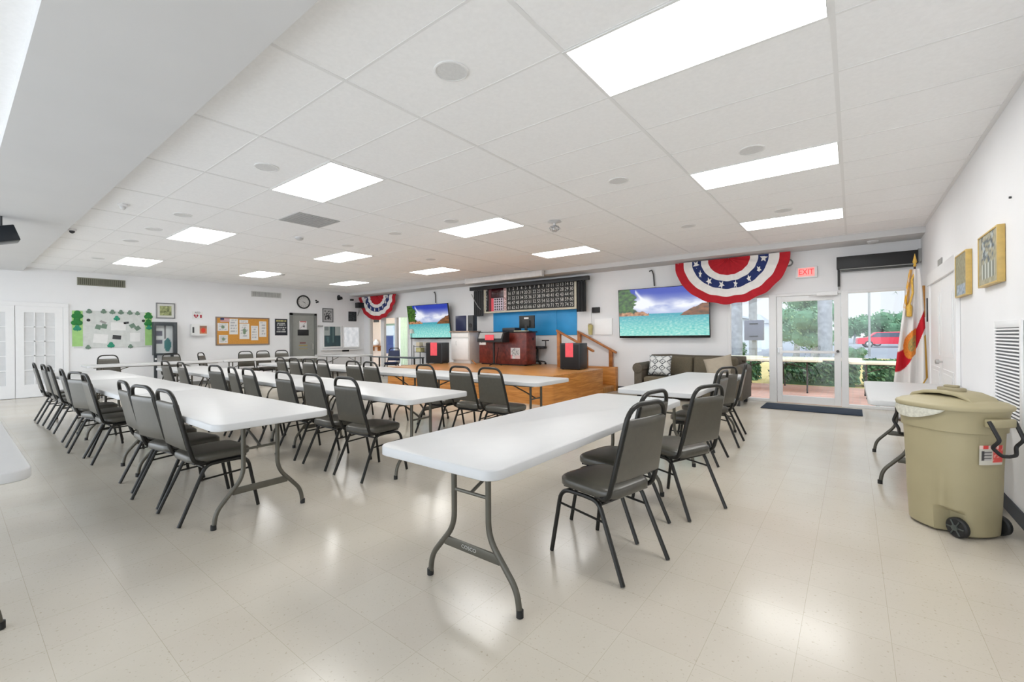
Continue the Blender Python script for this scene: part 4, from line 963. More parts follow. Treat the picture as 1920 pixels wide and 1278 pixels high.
# plastic liner peeking out under the lid
n = 26; vs = []
for k in range(n + 1):
    an = math.radians(212 + 88 * k / n); c, s_ = math.cos(an), math.sin(an); q = (abs(c) ** 2.5 + abs(s_) ** 2.5) ** (-1 / 2.5)
    dz = .085 * max(0, math.sin(PI * k / n)) ** .7 * (1 - .3 * k / n); w = .004 * math.sin(k * 2.1)
    for zz, e in ((.791, .004), (.791 - dz * .5, .008 + w), (.790 - dz, .004)): vs.append(Vector((bcx + (.2625 + e) * q * c, bcy + (.2425 + e) * q * s_, zz)))
m = MB(); m.add(vs, [(3 * k + j, 3 * k + 3 + j, 3 * k + 4 + j, 3 * k + 1 + j) for k in range(n) for j in (0, 1)]); build('liner', m, mat('clear_liner', srgb(206, 204, 190), .25, var=.12, scale=60, bump=.6, bscale=60), t)
def stick(u, v):
    if v > .8: return srgb(220, 70, 66)[:3] if int(u * 9) % 3 else srgb(236, 210, 200)[:3]
    if u > .5 and v > .1: return srgb(226, 84, 78)[:3] if nz(u * 9, v * 9) < .3 else srgb(238, 170, 160)[:3]
    if .08 < u < .46 and .2 < v < .75: return srgb(60, 58, 60)[:3] if int(v * 13) % 2 == 0 or u < .2 else srgb(190, 186, 182)[:3]
    return srgb(206, 202, 190)[:3]
def onbody(u, v):
    an = math.radians(-24 + 40 * u); z = .47 + .12 * v; c, s_ = math.cos(an), math.sin(an); q = (abs(c) ** 2.5 + abs(s_) ** 2.5) ** (-1 / 2.5); k = (z - .43) / .225
    return Vector((bcx + (.2305 + .010 * k) * q * c, bcy + (.2115 + .011 * k) * q * s_, z))
m = MB(); m.grid(onbody, 20, 20); cols = [tuple(stick(i / 20, j / 20))[:3] + (1,) for j in range(21) for i in range(21)]
build('sticker', m, PRINT, t, cols=cols)
t.rotation_euler.z = math.radians(-46)
# ================================================================== left wall
GR1 = mat('beige_vent_paint', srgb(136, 136, 120), .5, var=.05); 
def wvent(label, y0, y1, z0, z1, mm, backm):
    t = thing('wall_vent', label, 'vent', (XL + .01, (y0 + y1) / 2, z0))
    build('backing', MB().box(XL + .002, XL + .006, y0, y1, z0, z1), backm, t)
    m = MB(); m.box(XL + .0065, XL + .02, y0, y1, z0, z0 + .018); m.box(XL + .0065, XL + .02, y0, y1, z1 - .018, z1); m.box(XL + .0065, XL + .02, y0, y0 + .018, z0 + .018, z1 - .018); m.box(XL + .0065, XL + .02, y1 - .018, y1, z0 + .018, z1 - .018); build('frame', m, mm, t)
    m = MB(); n = int((y1 - y0) / .035)
    for k in range(1, n): y = y0 + k * (y1 - y0) / n; m.box(XL + .0065, XL + .018, y - .006, y + .006, z0 + .018, z1 - .018)
    build('louvers', m, mm, t)
wvent('long brownish wall vent high on the left wall above the green board', 1.90, 2.77, 2.57, 2.755, GR1, mat('vent_shadow', srgb(96, 96, 84), .7))
wvent('long pale wall vent high on the left wall above the cork board', 5.70, 6.58, 2.55, 2.72, mat('pale_vent_paint', srgb(204, 204, 202), .5), mat('pale_vent_back', srgb(160, 160, 158), .7))
def lw(name, label, cat, y0, y1, z0, z1, fn, nu=24, nv=24, frame=None, fw=.03, dep=.03, group=None):
    t = thing(name, label, cat, (XL + .015, (y0 + y1) / 2, z0), group)
    if frame:
        m = MB(); m.box(XL + .002, XL + dep, y0, y0 + fw, z0, z1); m.box(XL + .002, XL + dep, y1 - fw, y1, z0, z1); m.box(XL + .002, XL + dep, y0 + fw, y1 - fw, z0, z0 + fw); m.box(XL + .002, XL + dep, y0 + fw, y1 - fw, z1 - fw, z1); build('frame', m, frame, t, bevel=.003)
    else: fw = 0
    d = dep * .5
    build('backing', MB().box(XL + .002, XL + d - .001, y0 + fw, y1 - fw, z0 + fw, z1 - fw), PAPER, t)
    picture('print', (XL + d, y0 + fw, z0 + fw), (0, y1 - y0 - 2 * fw, 0), (0, 0, z1 - z0 - 2 * fw), nu, nv, fn, PRINT, t)
    return t
# green decorated board
t = thing('notice_board', 'white notice board with green side strips and clover decorations', 'notice board', (XL + .02, 2.55, 1.07))
y0, y1, z0, z1 = 1.84, 3.27, 1.08, 1.97
build('board', MB().box(XL + .0003, XL + .015, y0, y1, z0, z1), mat('board_white', (.62, .64, .62), .7), t)
LG = mat('light_green_card', srgb(160, 204, 128), .7); DG = mat('clover_green', srgb(18, 116, 44), .5, var=.15); TEAL = mat('clover_teal', srgb(40, 140, 110), .6, var=.1); GG = mat('grey_green_card', srgb(110, 134, 118), .7)
for a, b in ((y0 - .03, y0 + .15), (y1 - .12, y1 + .02)): build('side_strip', MB().box(XL + .0155, XL + .019, a, b, z0 + .04, z1 - .01), LG, t)
def clover(y, z, r, mm):
    m = MB()
    for q in range(3): a = PI / 2 + q * 2 * PI / 3; m.lathe([(r * .58, 0), (r * .5, .012), (.002, .016)], (XL + .019 + q * .001, y + r * .5 * math.cos(a), z + r * .5 * math.sin(a)), 14, (1, 0, 0))
    m.box(XL + .019, XL + .024, y - .008, y + .008, z - r * 1.1, z); build('clover', m, mm, t)
for y, z, r, mm in ((y0 + .06, 1.86, .10, DG), (y0 + .05, 1.70, .10, DG), (y0 + .055, 1.55, .07, TEAL), (y1 - .05, 1.88, .09, DG), (y1 - .05, 1.70, .09, DG), (y1 - .04, 1.58, .06, TEAL), (2.60, 1.80, .06, TEAL), (2.49, 1.14, .07, TEAL),
                    (2.10, 1.955, .055, GG), (2.36, 1.965, .055, GG), (2.52, 1.955, .055, GG), (2.68, 1.955, .055, GG), (2.85, 1.95, .055, GG), (3.0, 1.94, .05, GG), (2.86, 1.10, .05, GG), (2.08, 1.10, .05, GG)): clover(y, z, r, mm)
for y, z, w, h, a, mm in ((2.26, 1.58, .10, .11, .3, GG), (2.37, 1.60, .10, .11, .2, GG), (2.90, 1.62, .11, .10, -.5, GG), (3.0, 1.56, .11, .10, -.6, GG), (2.63, 1.60, .28, .20, 0, PAPER), (2.30, 1.30, .26, .22, .1, PAPER), (2.95, 1.33, .20, .22, 0, PAPER), (2.60, 1.33, .16, .10, .1, DKG), (2.78, 1.69, .10, .05, -.2, DKG), (2.35, 1.70, .12, .05, .5, MIDG)):
    build('pinned_card', MB().box(XL + .0155, XL + .019, y - w / 2, y + w / 2, z - h / 2, z + h / 2, rot=Matrix.Rotation(-a, 3, 'X')), mm, t)
for y, z in ((2.09, 1.745), (3.12, 1.75)):
    m = MB(); m.lathe([(.035, 0), (.03, .012), (.002, .014)], (XL + .0155, y, z), 12, (1, 0, 0)); build('black_badge', m, BLACK, t)
def art3(u, v):
    if min(u, v, 1 - u, 1 - v) < .14: return (.66, .66, .63)
    return mixc(srgb(76, 86, 48), srgb(190, 196, 140), .45 + fb(u * 7, v * 6, 31) * 1.2)
lw('framed_picture', 'grey framed picture with olive print on the left wall', 'picture', 3.38, 3.79, 1.825, 2.235, art3, frame=mat('pewter_frame', srgb(128, 128, 130), .4), fw=.025)
# defibrillator sign + cabinet
t = thing('aed_sign', 'small white AED sign with red heart above the white cabinet', 'sign', (XL + .01, 4.30, 1.82)); build('plate', MB().box(XL + .002, XL + .008, 4.18, 4.43, 1.82, 2.04), PAPER, t)
m = MB(); write(m, 'AED', .07, (XL + .0095, 4.305, 2.005), (0, 1, 0), (0, 0, 1)); build('lettering', m, DKG, t)
m = MB(); hp = [(0, -.055), (.055, .012), (.05, .045), (.025, .052), (0, .03), (-.025, .052), (-.05, .045), (-.055, .012)]; m.prism([(4.27 + a, 1.905 + b) for a, b in hp], XL + .0085, XL + .011, 'x'); build('heart', m, mat('dark_red_print', srgb(170, 24, 50), .5), t)
m = MB(); m.prism([(4.262, 1.935), (4.285, 1.935), (4.275, 1.91), (4.288, 1.91), (4.262, 1.87), (4.27, 1.90), (4.256, 1.90)], XL + .0115, XL + .012, 'x'); build('bolt', m, PAPER, t)
m = MB(); m.box(XL + .0085, XL + .011, 4.365, 4.405, 1.86, 1.95); build('arrow_block', m, mat('dark_red_print', (0, 0, 0)), t)
t = thing('aed_cabinet', 'white first aid wall cabinet with red orange label panel', 'wall cabinet', (XL + .06, 4.31, 1.36)); build('body', MB().box(XL - .001, XL + .12, 4.13, 4.50, 1.36, 1.68), PAPER, t, bevel=.006)
picture('label_panel', (XL + .122, 4.32, 1.42), (0, .17, 0), (0, 0, .22), 12, 14, lambda u, v: srgb(216, 60, 40)[:3] if math.hypot(u - .5, v - .42) < .32 else (srgb(150, 110, 90)[:3] if v > .65 else srgb(196, 120, 80)[:3]), PRINT, t)
build('latch', MB().box(XL + .1205, XL + .13, 4.15, 4.19, 1.44, 1.60), DKG, t)
# cork board
t = thing('cork_board', 'cork notice board with pinned papers in the middle of the left wall', 'notice board', (XL + .02, 5.47, 1.08))
y0, y1, z0, z1 = 4.74, 6.21, 1.08, 1.91
m = MB(); fw = .035; m.box(XL + .002, XL + .03, y0, y0 + fw, z0, z1); m.box(XL + .002, XL + .03, y1 - fw, y1, z0, z1); m.box(XL + .002, XL + .03, y0 + fw, y1 - fw, z0, z0 + fw); m.box(XL + .002, XL + .03, y0 + fw, y1 - fw, z1 - fw, z1); build('frame', m, mat('cork_frame', srgb(140, 122, 108), .5), t)
build('cork', MB().box(XL + .002, XL + .014, y0 + fw, y1 - fw, z0 + fw, z1 - fw), mat('cork', srgb(206, 146, 66), .9, var=.12, scale=60), t)
def paperfn(seed):
    def f(u, v):
        c = (.74, .73, .71)
        if .1 < u < .9 and .06 < v < .94 and int(v * 11) % 2 == 0 and nz(u * 6, int(v * 11), seed) > -.1: c = (.42, .43, .44)
        if seed % 3 == 0 and math.hypot(u - .5, v - .5) < .2: c = (.18, .26, .16)
        return c
    return f
for k, (a, b, c, d) in enumerate(((4.79, 5.06, 1.50, 1.73), (5.09, 5.32, 1.40, 1.86), (5.36, 5.60, 1.74, 1.83), (5.36, 5.63, 1.26, 1.72), (5.68, 5.88, 1.22, 1.66), (5.91, 6.12, 1.32, 1.80), (4.82, 5.05, 1.14, 1.38))):
    picture('pinned_paper', (XL + .0155, a, c), (0, b - a, 0), (0, 0, d - c), 10, 22, paperfn(k), PRINT, t)
picture('small_flag', (XL + .016, 4.86, 1.76), (0, .24, 0), (0, 0, .12), 16, 14, lambda u, v: srgb(46, 52, 100)[:3] if u < .4 and v > .45 else (srgb(176, 50, 58)[:3] if int(v * 7) % 2 == 0 else (.72, .68, .68)), PRINT, t)
def signtext(u, v):
    c = (.012, .013, .022)
    rows = [(.87, .10, .9), (.73, .18, .82), (.62, .16, .84), (.48, .15, .9), (.36, .2, .8), (.22, .12, .88)]
    for z, a, b in rows:
        if abs(v - z) < .038 and a < u < b and nz(u * 16, z * 40, 3) > -.22: return srgb(196, 186, 120)[:3] if z > .8 else (.42, .43, .42)
    return c
lw('notice_sign', 'black notice sign with pale text left of the grey steel door', 'sign', 6.38, 6.77, 1.365, 1.895, signtext, 34, 40, dep=.02)
# signs on the grey door
t = thing('door_sign', 'white paper sign and black plaque hanging on the grey steel door', 'sign', (XL + .03, 7.28, 1.3))
picture('paper', (XL + .0265, 7.15, 1.56), (0, .25, 0), (0, 0, .28), 16, 18, lambda u, v: srgb(190, 100, 100)[:3] if v > .88 and .1 < u < .9 else ((.1, .1, .1) if math.hypot(u - .62, v - .38) < .13 else ((.5, .4, .42) if abs(u - v) < .05 else (.70, .68, .68))), PRINT, t)
build('plaque', MB().box(XL + .0205, XL + .034, 7.09, 7.46, 1.36, 1.555), BLACK, t, bevel=.004)
build('red_strip', MB().box(XL + .0205, XL + .027, 7.16, 7.36, 1.095, 1.135), mat('brick_red_strip', srgb(120, 70, 66), .5), t)
# clock
t = thing('wall_clock', 'round white wall clock with black rim above the grey door', 'clock', (XL + .02, 7.30, 2.25)); c = (XL + .002, 7.30, 2.475)
m = MB(); m.lathe([(.225, 0), (.228, .03), (.21, .04), (.185, .03), (.185, .012)], c, 40, (1, 0, 0)); build('rim', m, BLACK, t)
m = MB(); m.lathe([(.186, .005), (.186, .012), (.002, .0121)], c, 40, (1, 0, 0)); build('face', m, mat('clock_face', (.60, .59, .58), .6), t)
m = MB()
for k in range(12):
    a = PI / 2 - k * PI / 6; write(m, str(12 if k == 0 else k), .05, (XL + .0158, 7.30 + .15 * math.cos(a), 2.475 + .15 * math.sin(a)), (0, 1, 0), (0, 0, 1))
build('numerals', m, DKG, t)
for a, L_, w in ((-25, .10, .008), (-40, .145, .006), (150, .06, .005)):
    m = MB(); ar = math.radians(a); d = Vector((0, math.cos(ar), math.sin(ar))); n_ = Vector((0, -d.z, d.y)); cc = Vector((XL + .0165, 7.30, 2.475)); m.add([cc - n_ * w, cc + d * L_, cc + n_ * w, cc - d * .02], [(0, 1, 2, 3)]); build('hand', m, BLACK, t)
def art4(u, v):
    if min(u, v, 1 - u, 1 - v) < .12: return (.42, .42, .42)
    return (.03, .03, .035) if fb(u * 6, v * 6, 41) > .02 else (.40, .40, .40)
lw('framed_picture', 'grey framed black and white print right of the wall clock', 'picture', 7.96, 8.35, 1.82, 2.30, art4, 30, 34, frame=mat('dark_pewter_frame', srgb(100, 100, 100), .4), fw=.025)
lw('framed_picture', 'small black framed print above the bright office window', 'picture', 8.95, 9.26, 1.875, 2.225, lambda u, v: (.06, .075, .08) if nz(u * 8, v * 9, 3) > .1 else (.02, .025, .03), 18, 18, frame=BLACK, fw=.02)
# small cameras and bracket speaker
def wcam(label, y, z, s=1):
    t = thing('security_camera', label, 'camera', (XL + .06, y, z)); m = MB(); m.lathe([(.045 * s, 0), (.045 * s, .015)], (XL - .001, y, z + .05), 14, (1, 0, 0)); build('base', m, DKG, t)
    m = MB(); m.tube([(XL + .017, y, z + .05), (XL + .09, y, z + .03)], .012 * s, 8); build('arm', m, DKG, t)
    m = MB(); m.tube([(XL + .07, y - .06 * s, z - .03), (XL + .12, y + .04 * s, z + .01)], .035 * s, 12); build('body', m, BLACK, t)
wcam('small black security camera on the left wall right of the clock', 7.74, 2.50, .7)
wcam('black twin head security camera high in the far left corner', 8.58, 2.68, 1.5)
t = thing('wall_speaker', 'small black wall speaker on a bracket beside the left bunting', 'loudspeaker', (XL + .2, 9.3, 2.33))
build('cabinet', MB().box(XL + .10, XL + .32, 9.16, 9.42, 2.36, 2.55), BLACK, t, bevel=.01)
m = MB(); m.tube([(XL + .16, 9.3, 2.36), (XL + .02, 9.32, 2.08)], .010, 6); m.tube([(XL + .26, 9.3, 2.36), (XL + .02, 9.32, 2.08)], .010, 6); build('bracket', m, MIDG, t)
m = MB(); m.box(XL - .001, -14.36, 9.02, 9.12, 2.62, 2.68); one('motion_sensor', m, BLACK, 'small black sensor in the far left corner beside the left bunting', 'sensor', loc=None)
m = MB(); m.box(XL - .001, XL + .03, 8.70, 8.95, .78, .838); one('intercom_box', m, BLACK, 'small black intercom on the wall below the bright office window', 'intercom', bevel=.004)
m = MB(); m.box(XL + .051, XL + .09, 7.76, 7.94, 1.66, 1.70); one('door_closer_arm', m, MIDG, 'small grey bracket on the wall at the top right of the grey door', 'bracket', bevel=.004)
# dark display case standing at the left wall
t = thing('display_case', 'dark framed display case on a stand at the left wall', 'display case', (-14.2, 3.5, 0)); y0, y1, z0, z1 = 3.26, 3.76, .86, 1.72; x0, x1 = -14.30, -14.14
DKF = mat('charcoal_frame', srgb(58, 64, 68), .45)
m = MB(); m.box(x0, x1, y0, y0 + .05, z0, z1); m.box(x0, x1, y1 - .07, y1, z0, z1); m.box(x0, x1, y0 + .05, y1 - .07, z0, z0 + .05); m.box(x0, x1, y0 + .05, y1 - .07, z1 - .09, z1); build('frame', m, DKF, t, bevel=.004)
def disp(u, v):
    c = (.66, .70, .70)
    if u < .45 and (.35 < v < .5 or .62 < v < .8): c = (.10, .11, .16)
    if math.hypot((u - .72) / .2, (v - .30) / .25) < 1: c = srgb(20, 110, 112)[:3]
    if .5 < u < .62 and v > .5: c = (.16, .17, .18)
    return c
build('back_board', MB().box(x0, x0 + .02, y0 + .05, y1 - .07, z0 + .05, z1 - .09), PAPER, t)
picture('display_print', (x0 + .022, y0 + .05, z0 + .05), (0, y1 - y0 - .12, 0), (0, 0, z1 - z0 - .14), 20, 28, disp, PRINT, t)
build('glass_front', MB().box(x1 - .02, x1 - .015, y0 + .05, y1 - .07, z0 + .05, z1 - .09), GLASS, t)
for a in (y0 + .05, y1 - .10): build('leg', MB().box(-14.25, -14.19, a - .03, a + .03, .0005, z0), DKF, t)
build('label', MB().box(-14.1895, -14.187, y0 + .03, y0 + .07, .74, .79), PAPER, t)

# ================================================================== dark table, navy chair and shelf left of the stage
t = thing('side_table', 'black framed side table left of the stage before the far left opening', 'table', (-11.2, 8.55, 0))
build('tabletop', MB().box(-12.30, -10.10, 8.35, 8.75, .645, .675), mat('dark_tabletop', srgb(64, 72, 82), .3), t, bevel=.004)
for x in (-12.27, -10.13):
    for y in (8.39, 8.71): m = MB(); m.box(x - .018, x + .018, y - .018, y + .018, .0005, .645); build('leg', m, BLACK, t)
NV_ = mat('navy_vinyl', srgb(26, 40, 78), .5)
nc = dup(CH0, (-11.55, 9.02, 0), math.radians(180), 'navy blue chair behind the black side table at the far left opening')
nc.location = (-12.02, 9.02, 0); nc.rotation_euler.z = math.radians(215); nc['group'] = 'single chair'
del nc['group']
for c in nc.children:
    if c.name.split('.')[0] in ('seat', 'backrest'): c.data = c.data.copy(); c.data.materials[0] = NV_
t = thing('wire_shelf', 'small black wire shelf with boxes before the left television', 'shelf', (-10.85, 9.35, 0))
m = MB()
for x in (-11.15, -10.45):
    for y in (9.22, 9.48): m.tube([(x, y, .0005), (x, y, 1.02)], .011, 6)
build('post', m, BLACK, t); m = MB()
for z in (.40, .80, .98): m.box(-11.16, -10.44, 9.21, 9.49, z - .008, z)
build('shelf_board', m, DKG, t)
for k, (x, z, w, h, mm) in enumerate(((-11.0, .801, .22, .14, mat('yellow_box', srgb(214, 206, 150), .7)), (-10.65, .9805, .18, .14, mat('beige_box', srgb(190, 184, 176), .7)), (-11.02, .9805, .16, .13, mat('cream_box', srgb(226, 212, 186), .7)))):
    one('small_box', MB().box(x - w / 2, x + w / 2, 9.27, 9.43, z, z + h), mm, ('pale yellow box on the lower board of the wire shelf', 'beige box on the top right of the wire shelf', 'cream box on the top left of the wire shelf')[k], 'box', bevel=.004)
t = thing('floor_lamp', 'thin dark floor lamp pole beside the left television', 'lamp', (-11.35, 9.3, 0))
m = MB(); m.lathe([(.13, .0005), (.13, .02), (.02, .03)], (-11.35, 9.3, 0), 20); build('base', m, BLACK, t); m = MB(); m.tube([(-11.35, 9.3, .02), (-11.35, 9.3, 1.40)], .012, 8); build('pole', m, DKG, t)
m = MB(); m.lathe([(.10, 0), (.06, .14), (.055, .14), (.09, .002)], (-11.35, 9.3, 1.40), 18); build('shade', m, mat('pale_shade', srgb(206, 208, 200), .6), t)
# lobby furnishings seen through the opening
q = PY(703, 648, 12.45); x0, x1 = PY(694, 648, 12.45).x, PY(712, 648, 12.45).x
t = thing('lobby_shelf', 'wooden shelf with a white ornament on the lobby wall', 'shelf', (q.x, 12.45, q.z)); build('board', MB().box(x0, x1, 12.33, 12.598, q.z - .04, q.z), WOODR, t)
build('bracket', MB().box(x0 + .1, x0 + .14, 12.42, 12.597, q.z - .24, q.z - .041).box(x1 - .14, x1 - .10, 12.42, 12.597, q.z - .24, q.z - .041), WOODR, t)
m = MB(); m.lathe([(.06, 0), (.13, .06), (.14, .16), (.07, .25), (.06, .30)], (q.x + .08, 12.46, q.z + .0005), 18); one('ornament_jar', m, TRIM, 'white ornament jar on the wooden lobby shelf', 'jar')
q = PY(705, 601, 12.57); m = MB(); m.box(q.x - .2, q.x + .2, 12.56, 12.599, q.z - .07, q.z + .07); one('lobby_sign', m, DKG, 'small dark sign high on the lobby wall under the bunting', 'sign')

# wall mounted speaker at the soffit, cut by the left edge of the picture
p = PZ(3, 395, 2.62)
t = thing('hanging_speaker', 'black speaker hanging under the soffit at the left edge', 'loudspeaker', (-8.2, .42, 2.5))
b = build('cabinet', MB().box(-8.40, -8.10, .30, .55, 2.47, 2.66, rot=Matrix.Rotation(math.radians(18), 3, 'X')), mat('glossy_navy_black', srgb(10, 20, 30), .3), t, bevel=.01)
m = MB(); m.tube([(-8.25, .42, 2.65), (-8.25, .42, SOF - .001)], .012, 8); build('mount', m, DKG, t)
# ================================================================== outside, seen through the glass front
GZ = -.03
PAV = paver_mat('pink_pavers', srgb(226, 178, 156), srgb(208, 160, 142), srgb(196, 172, 156), .22, .11)
MUL = mat('ochre_mulch', srgb(214, 190, 120), .9, var=.12, scale=8); GRS = mat('lawn_green', srgb(120, 150, 84), .95, var=.25, scale=6); ASP = mat('asphalt', srgb(150, 152, 156), .9, var=.1)
y0, y1 = YB + .15, 14.2
struct('patio', MB().box(-16, 12, YB + .151, 13.4, GZ - .1, GZ), PAV)
struct('lawn', MB().box(-60, 60, 13.4, 30, GZ - .12, GZ - .01), MUL)
struct('road', MB().box(-120, 120, 30, 160, GZ - .12, GZ - .02), ASP)
struct('garden_front', MB().box(-60, -16.6, YB - 6, 13.4, GZ - .12, GZ - .01), GRS)
LEAF = [mat('hedge_leaf', srgb(74, 114, 78), .7, var=.3, scale=3), mat('hedge_leaf_light', srgb(112, 148, 100), .7, var=.3, scale=3)]
def leaves(m, n, fn, s, rnd):
    for _ in range(n):
        c = Vector(fn(rnd)); a = Vector((rnd.uniform(-1, 1), rnd.uniform(-1, 1), rnd.uniform(-.6, 1))).normalized(); u = a.orthogonal().normalized(); w = a.cross(u); k = s * rnd.uniform(.6, 1.3)
        m.add([c - u * k * .5, c - w * k, c + u * k * .5, c + w * k], [(0, 1, 2, 3)], 0 if rnd.random() < .6 else 1)
def hedge(label, x0, x1, y0, y1, h, seed, n=1500):
    rnd = random.Random(seed); m = MB(); m.box(x0 + .06, x1 - .06, y0 + .06, y1 - .06, GZ - .01, GZ + h - .06)
    def f(r):
        x, y, z = r.uniform(x0, x1), r.uniform(y0, y1), GZ + r.uniform(.02, h) + .05 * math.sin(x0 * 3 + r.random()); s = r.random()
        if s < .5: y = y0 + r.uniform(-.03, .08)
        elif s < .85: z = GZ + h + r.uniform(-.08, .05)
        elif s < .92: x = x0 + r.uniform(-.03, .06)
        else: x = x1 + r.uniform(-.06, .03)
        return (x, y, z)
    leaves(m, n, f, .06, rnd); one('hedge', m, LEAF, label, 'hedge', 'clipped hedges beyond the patio', loc=((x0 + x1) / 2, y0, GZ - .01), smooth=False)
hedge('low green hedge beyond the patio seen through the glass door', -1.75, .10, 13.6, 14.4, .62, 1, 2200)
hedge('low green hedge beyond the patio seen through the right glass panel', .25, 1.6, 13.8, 14.6, .60, 2, 1500)
hedge('low green hedge beyond the patio seen through the left glass panel', -4.9, -2.2, 14.2, 15.0, .55, 3, 2200)
hedge('taller dark hedge behind the palm trunks at the left glass panel', -6.5, -3.5, 19.5, 20.5, .95, 4, 1800)
# patio tables
CREAMT = mat('cream_table_top', srgb(228, 218, 186), .5, var=.03); LEGB = mat('dark_patio_leg', srgb(70, 62, 58), .5)
TO = make_table(1.83, 'patio_table', top=CREAMT, leg=LEGB); TO['group'] = 'cream tables on the patio'
for k, (x, y, rz, lab) in enumerate(((-2.75, 12.9, 8, 'cream patio table farthest left outside the glass front'), (-1.45, 11.9, 4, 'cream patio table in front of the hedge outside the glass door'), (.85, 11.55, 2, 'cream patio table outside the right glass panel'), (-.75, 12.75, -3, 'cream patio table behind another one outside the right part of the glass door'))):
    o = TO if k == 0 else dup(TO, (0, 0, 0), 0, lab); o.location = (x, y, GZ); o.rotation_euler.z = math.radians(rz); o['label'] = lab
# palms
BARK = mat('palm_bark', srgb(150, 152, 156), .9, var=.2, scale=9, bump=.6, bscale=20); FROND = mat('palm_frond', srgb(96, 120, 80), .7, var=.25)
def palm(label, x, y, r, h, nf, fl, seed, fr=1):
    rnd = random.Random(seed); t = thing('palm_tree', label, 'palm tree', (x, y, GZ - .01)); m = MB()
    m.lathe([(r * 1.25, 0), (r * 1.02, .3)] + [(r * (1 + .04 * (k % 2)), .3 + (h - .3) * k / 24) for k in range(1, 25)], (x, y, GZ - .01), 16); build('trunk', m, BARK, t)
    m = MB()
    for k in range(nf):
        a = 2 * PI * k / nf + rnd.uniform(-.2, .2); el = rnd.uniform(.1, 1.1); P = []
        for q in range(9):
            s = q / 8; P.append(Vector((x + math.cos(a) * fl * s * math.cos(el * .6), y + math.sin(a) * fl * s * math.cos(el * .6), GZ + h + fl * (math.sin(el) * s - .95 * s * s))))
        m.tube(P, [.02 * (1 - .8 * q / 8) for q in range(9)], 4)
        for q in range(1, 9):
            d = (P[q] - P[q - 1]).normalized(); sd = d.cross(Vector((0, 0, 1))).normalized()
            for g in range(2):
                b = P[q - 1].lerp(P[q], g * .5)
                for s in (-1, 1):
                    L_ = fl * .26 * (1 - abs(q / 8 - .45)); e = b + sd * s * L_ + d * L_ * .5 - Vector((0, 0, L_ * .45)); m.add([b, b + d * .05, e], [(0, 1, 2)])
    build('fronds', m, FROND, t, smooth=False); return t
palm('thick grey palm trunk seen through the left glass panel', -2.98, 15.6, .20, 6.2, 14, 2.2, 1)
palm('thinner palm with hanging fronds seen beside the left door post', -3.05, 19.2, .14, 4.1, 14, 1.9, 2)
palm('grey palm trunk seen at the right side of the glass door', -.62, 15.4, .17, 5.2, 14, 2.1, 3)
palm('pale palm with small crown far behind the red car', 4.2, 42, .30, 6.0, 15, 2.4, 4)
palm('palm with fronds hanging into the top of the right glass panel', 2.1, 16.6, .16, 4.1, 14, 1.5, 5)
# trees
CROWN = [mat('tree_leaf', srgb(88, 124, 92), .8, var=.35, scale=.8), mat('tree_leaf_light', srgb(134, 164, 128), .8, var=.3, scale=.8)]
def tree(label, x, y, r, hz, seed, n=900):
    rnd = random.Random(seed); t = thing('tree', label, 'tree', (x, y, GZ - .02)); m = MB(); m.tube([(x, y, GZ - .02), (x + .1, y, hz - r * .3)], [.16, .10], 8); build('trunk', m, BARK, t); m = MB()
    blobs = [(Vector((x + rnd.uniform(-.6, .6) * r, y + rnd.uniform(-.5, .5) * r, hz + rnd.uniform(-.45, .45) * r)), r * rnd.uniform(.4, .65)) for _ in range(9)]
    for c, k in blobs: m.ball(c, k * .85, 10, 7)
    def f(q):
        c, k = q.choice(blobs); d = Vector((q.gauss(0, 1), q.gauss(0, 1), q.gauss(0, 1))).normalized(); return c + d * k * q.uniform(.8, 1.1)
    leaves(m, n, f, r * .085, rnd); build('crown', m, CROWN, t, smooth=False)
for k, (x, y, r, hz, lab) in enumerate(((-2.4, 28, 1.0, 1.8, 'dense green tree seen through the left half of the glass door'), (-1.45, 25, .95, 1.5, 'rounded green tree seen through the middle of the glass door'), (-2.2, 33, 1.35, 3.2, 'tall pale green tree rising behind the others at the glass door'),
                                         (.2, 74, 2.1, 2.2, 'distant green tree left of the lamp post beyond the parking'), (3.2, 77, 2.2, 2.2, 'distant green tree behind the red car'), (6.6, 80, 2.5, 2.3, 'distant green tree at the right behind the flag'), (.08, 22, .34, .45, 'small dark green bush beside the red car'))):
    tree(lab, x, y, r, hz, 20 + k, 1200)
# agave like shrub at the left
m = MB(); rnd = random.Random(3); bx, by_ = -4.75, 17.0
for k in range(26):
    a = rnd.uniform(0, 2 * PI); e = rnd.uniform(.4, 1.3); L_ = rnd.uniform(.5, .8); d = Vector((math.cos(a) * math.cos(e), math.sin(a) * math.cos(e), math.sin(e))); s = Vector((-math.sin(a), math.cos(a), 0)); b = Vector((bx, by_, .55)); m.add([b - s * .04, b + d * L_ * .5 - s * .05, b + d * L_, b + d * L_ * .5 + s * .05, b + s * .04], [(0, 1, 2, 3, 4)])
m.tube([(bx, by_, GZ - .01), (bx, by_, .56)], .05, 8)
one('spiky_shrub', m, mat('dark_purple_leaf', srgb(84, 80, 104), .7, var=.3), 'dark spiky shrub at the left edge of the glass front', 'shrub', smooth=False)
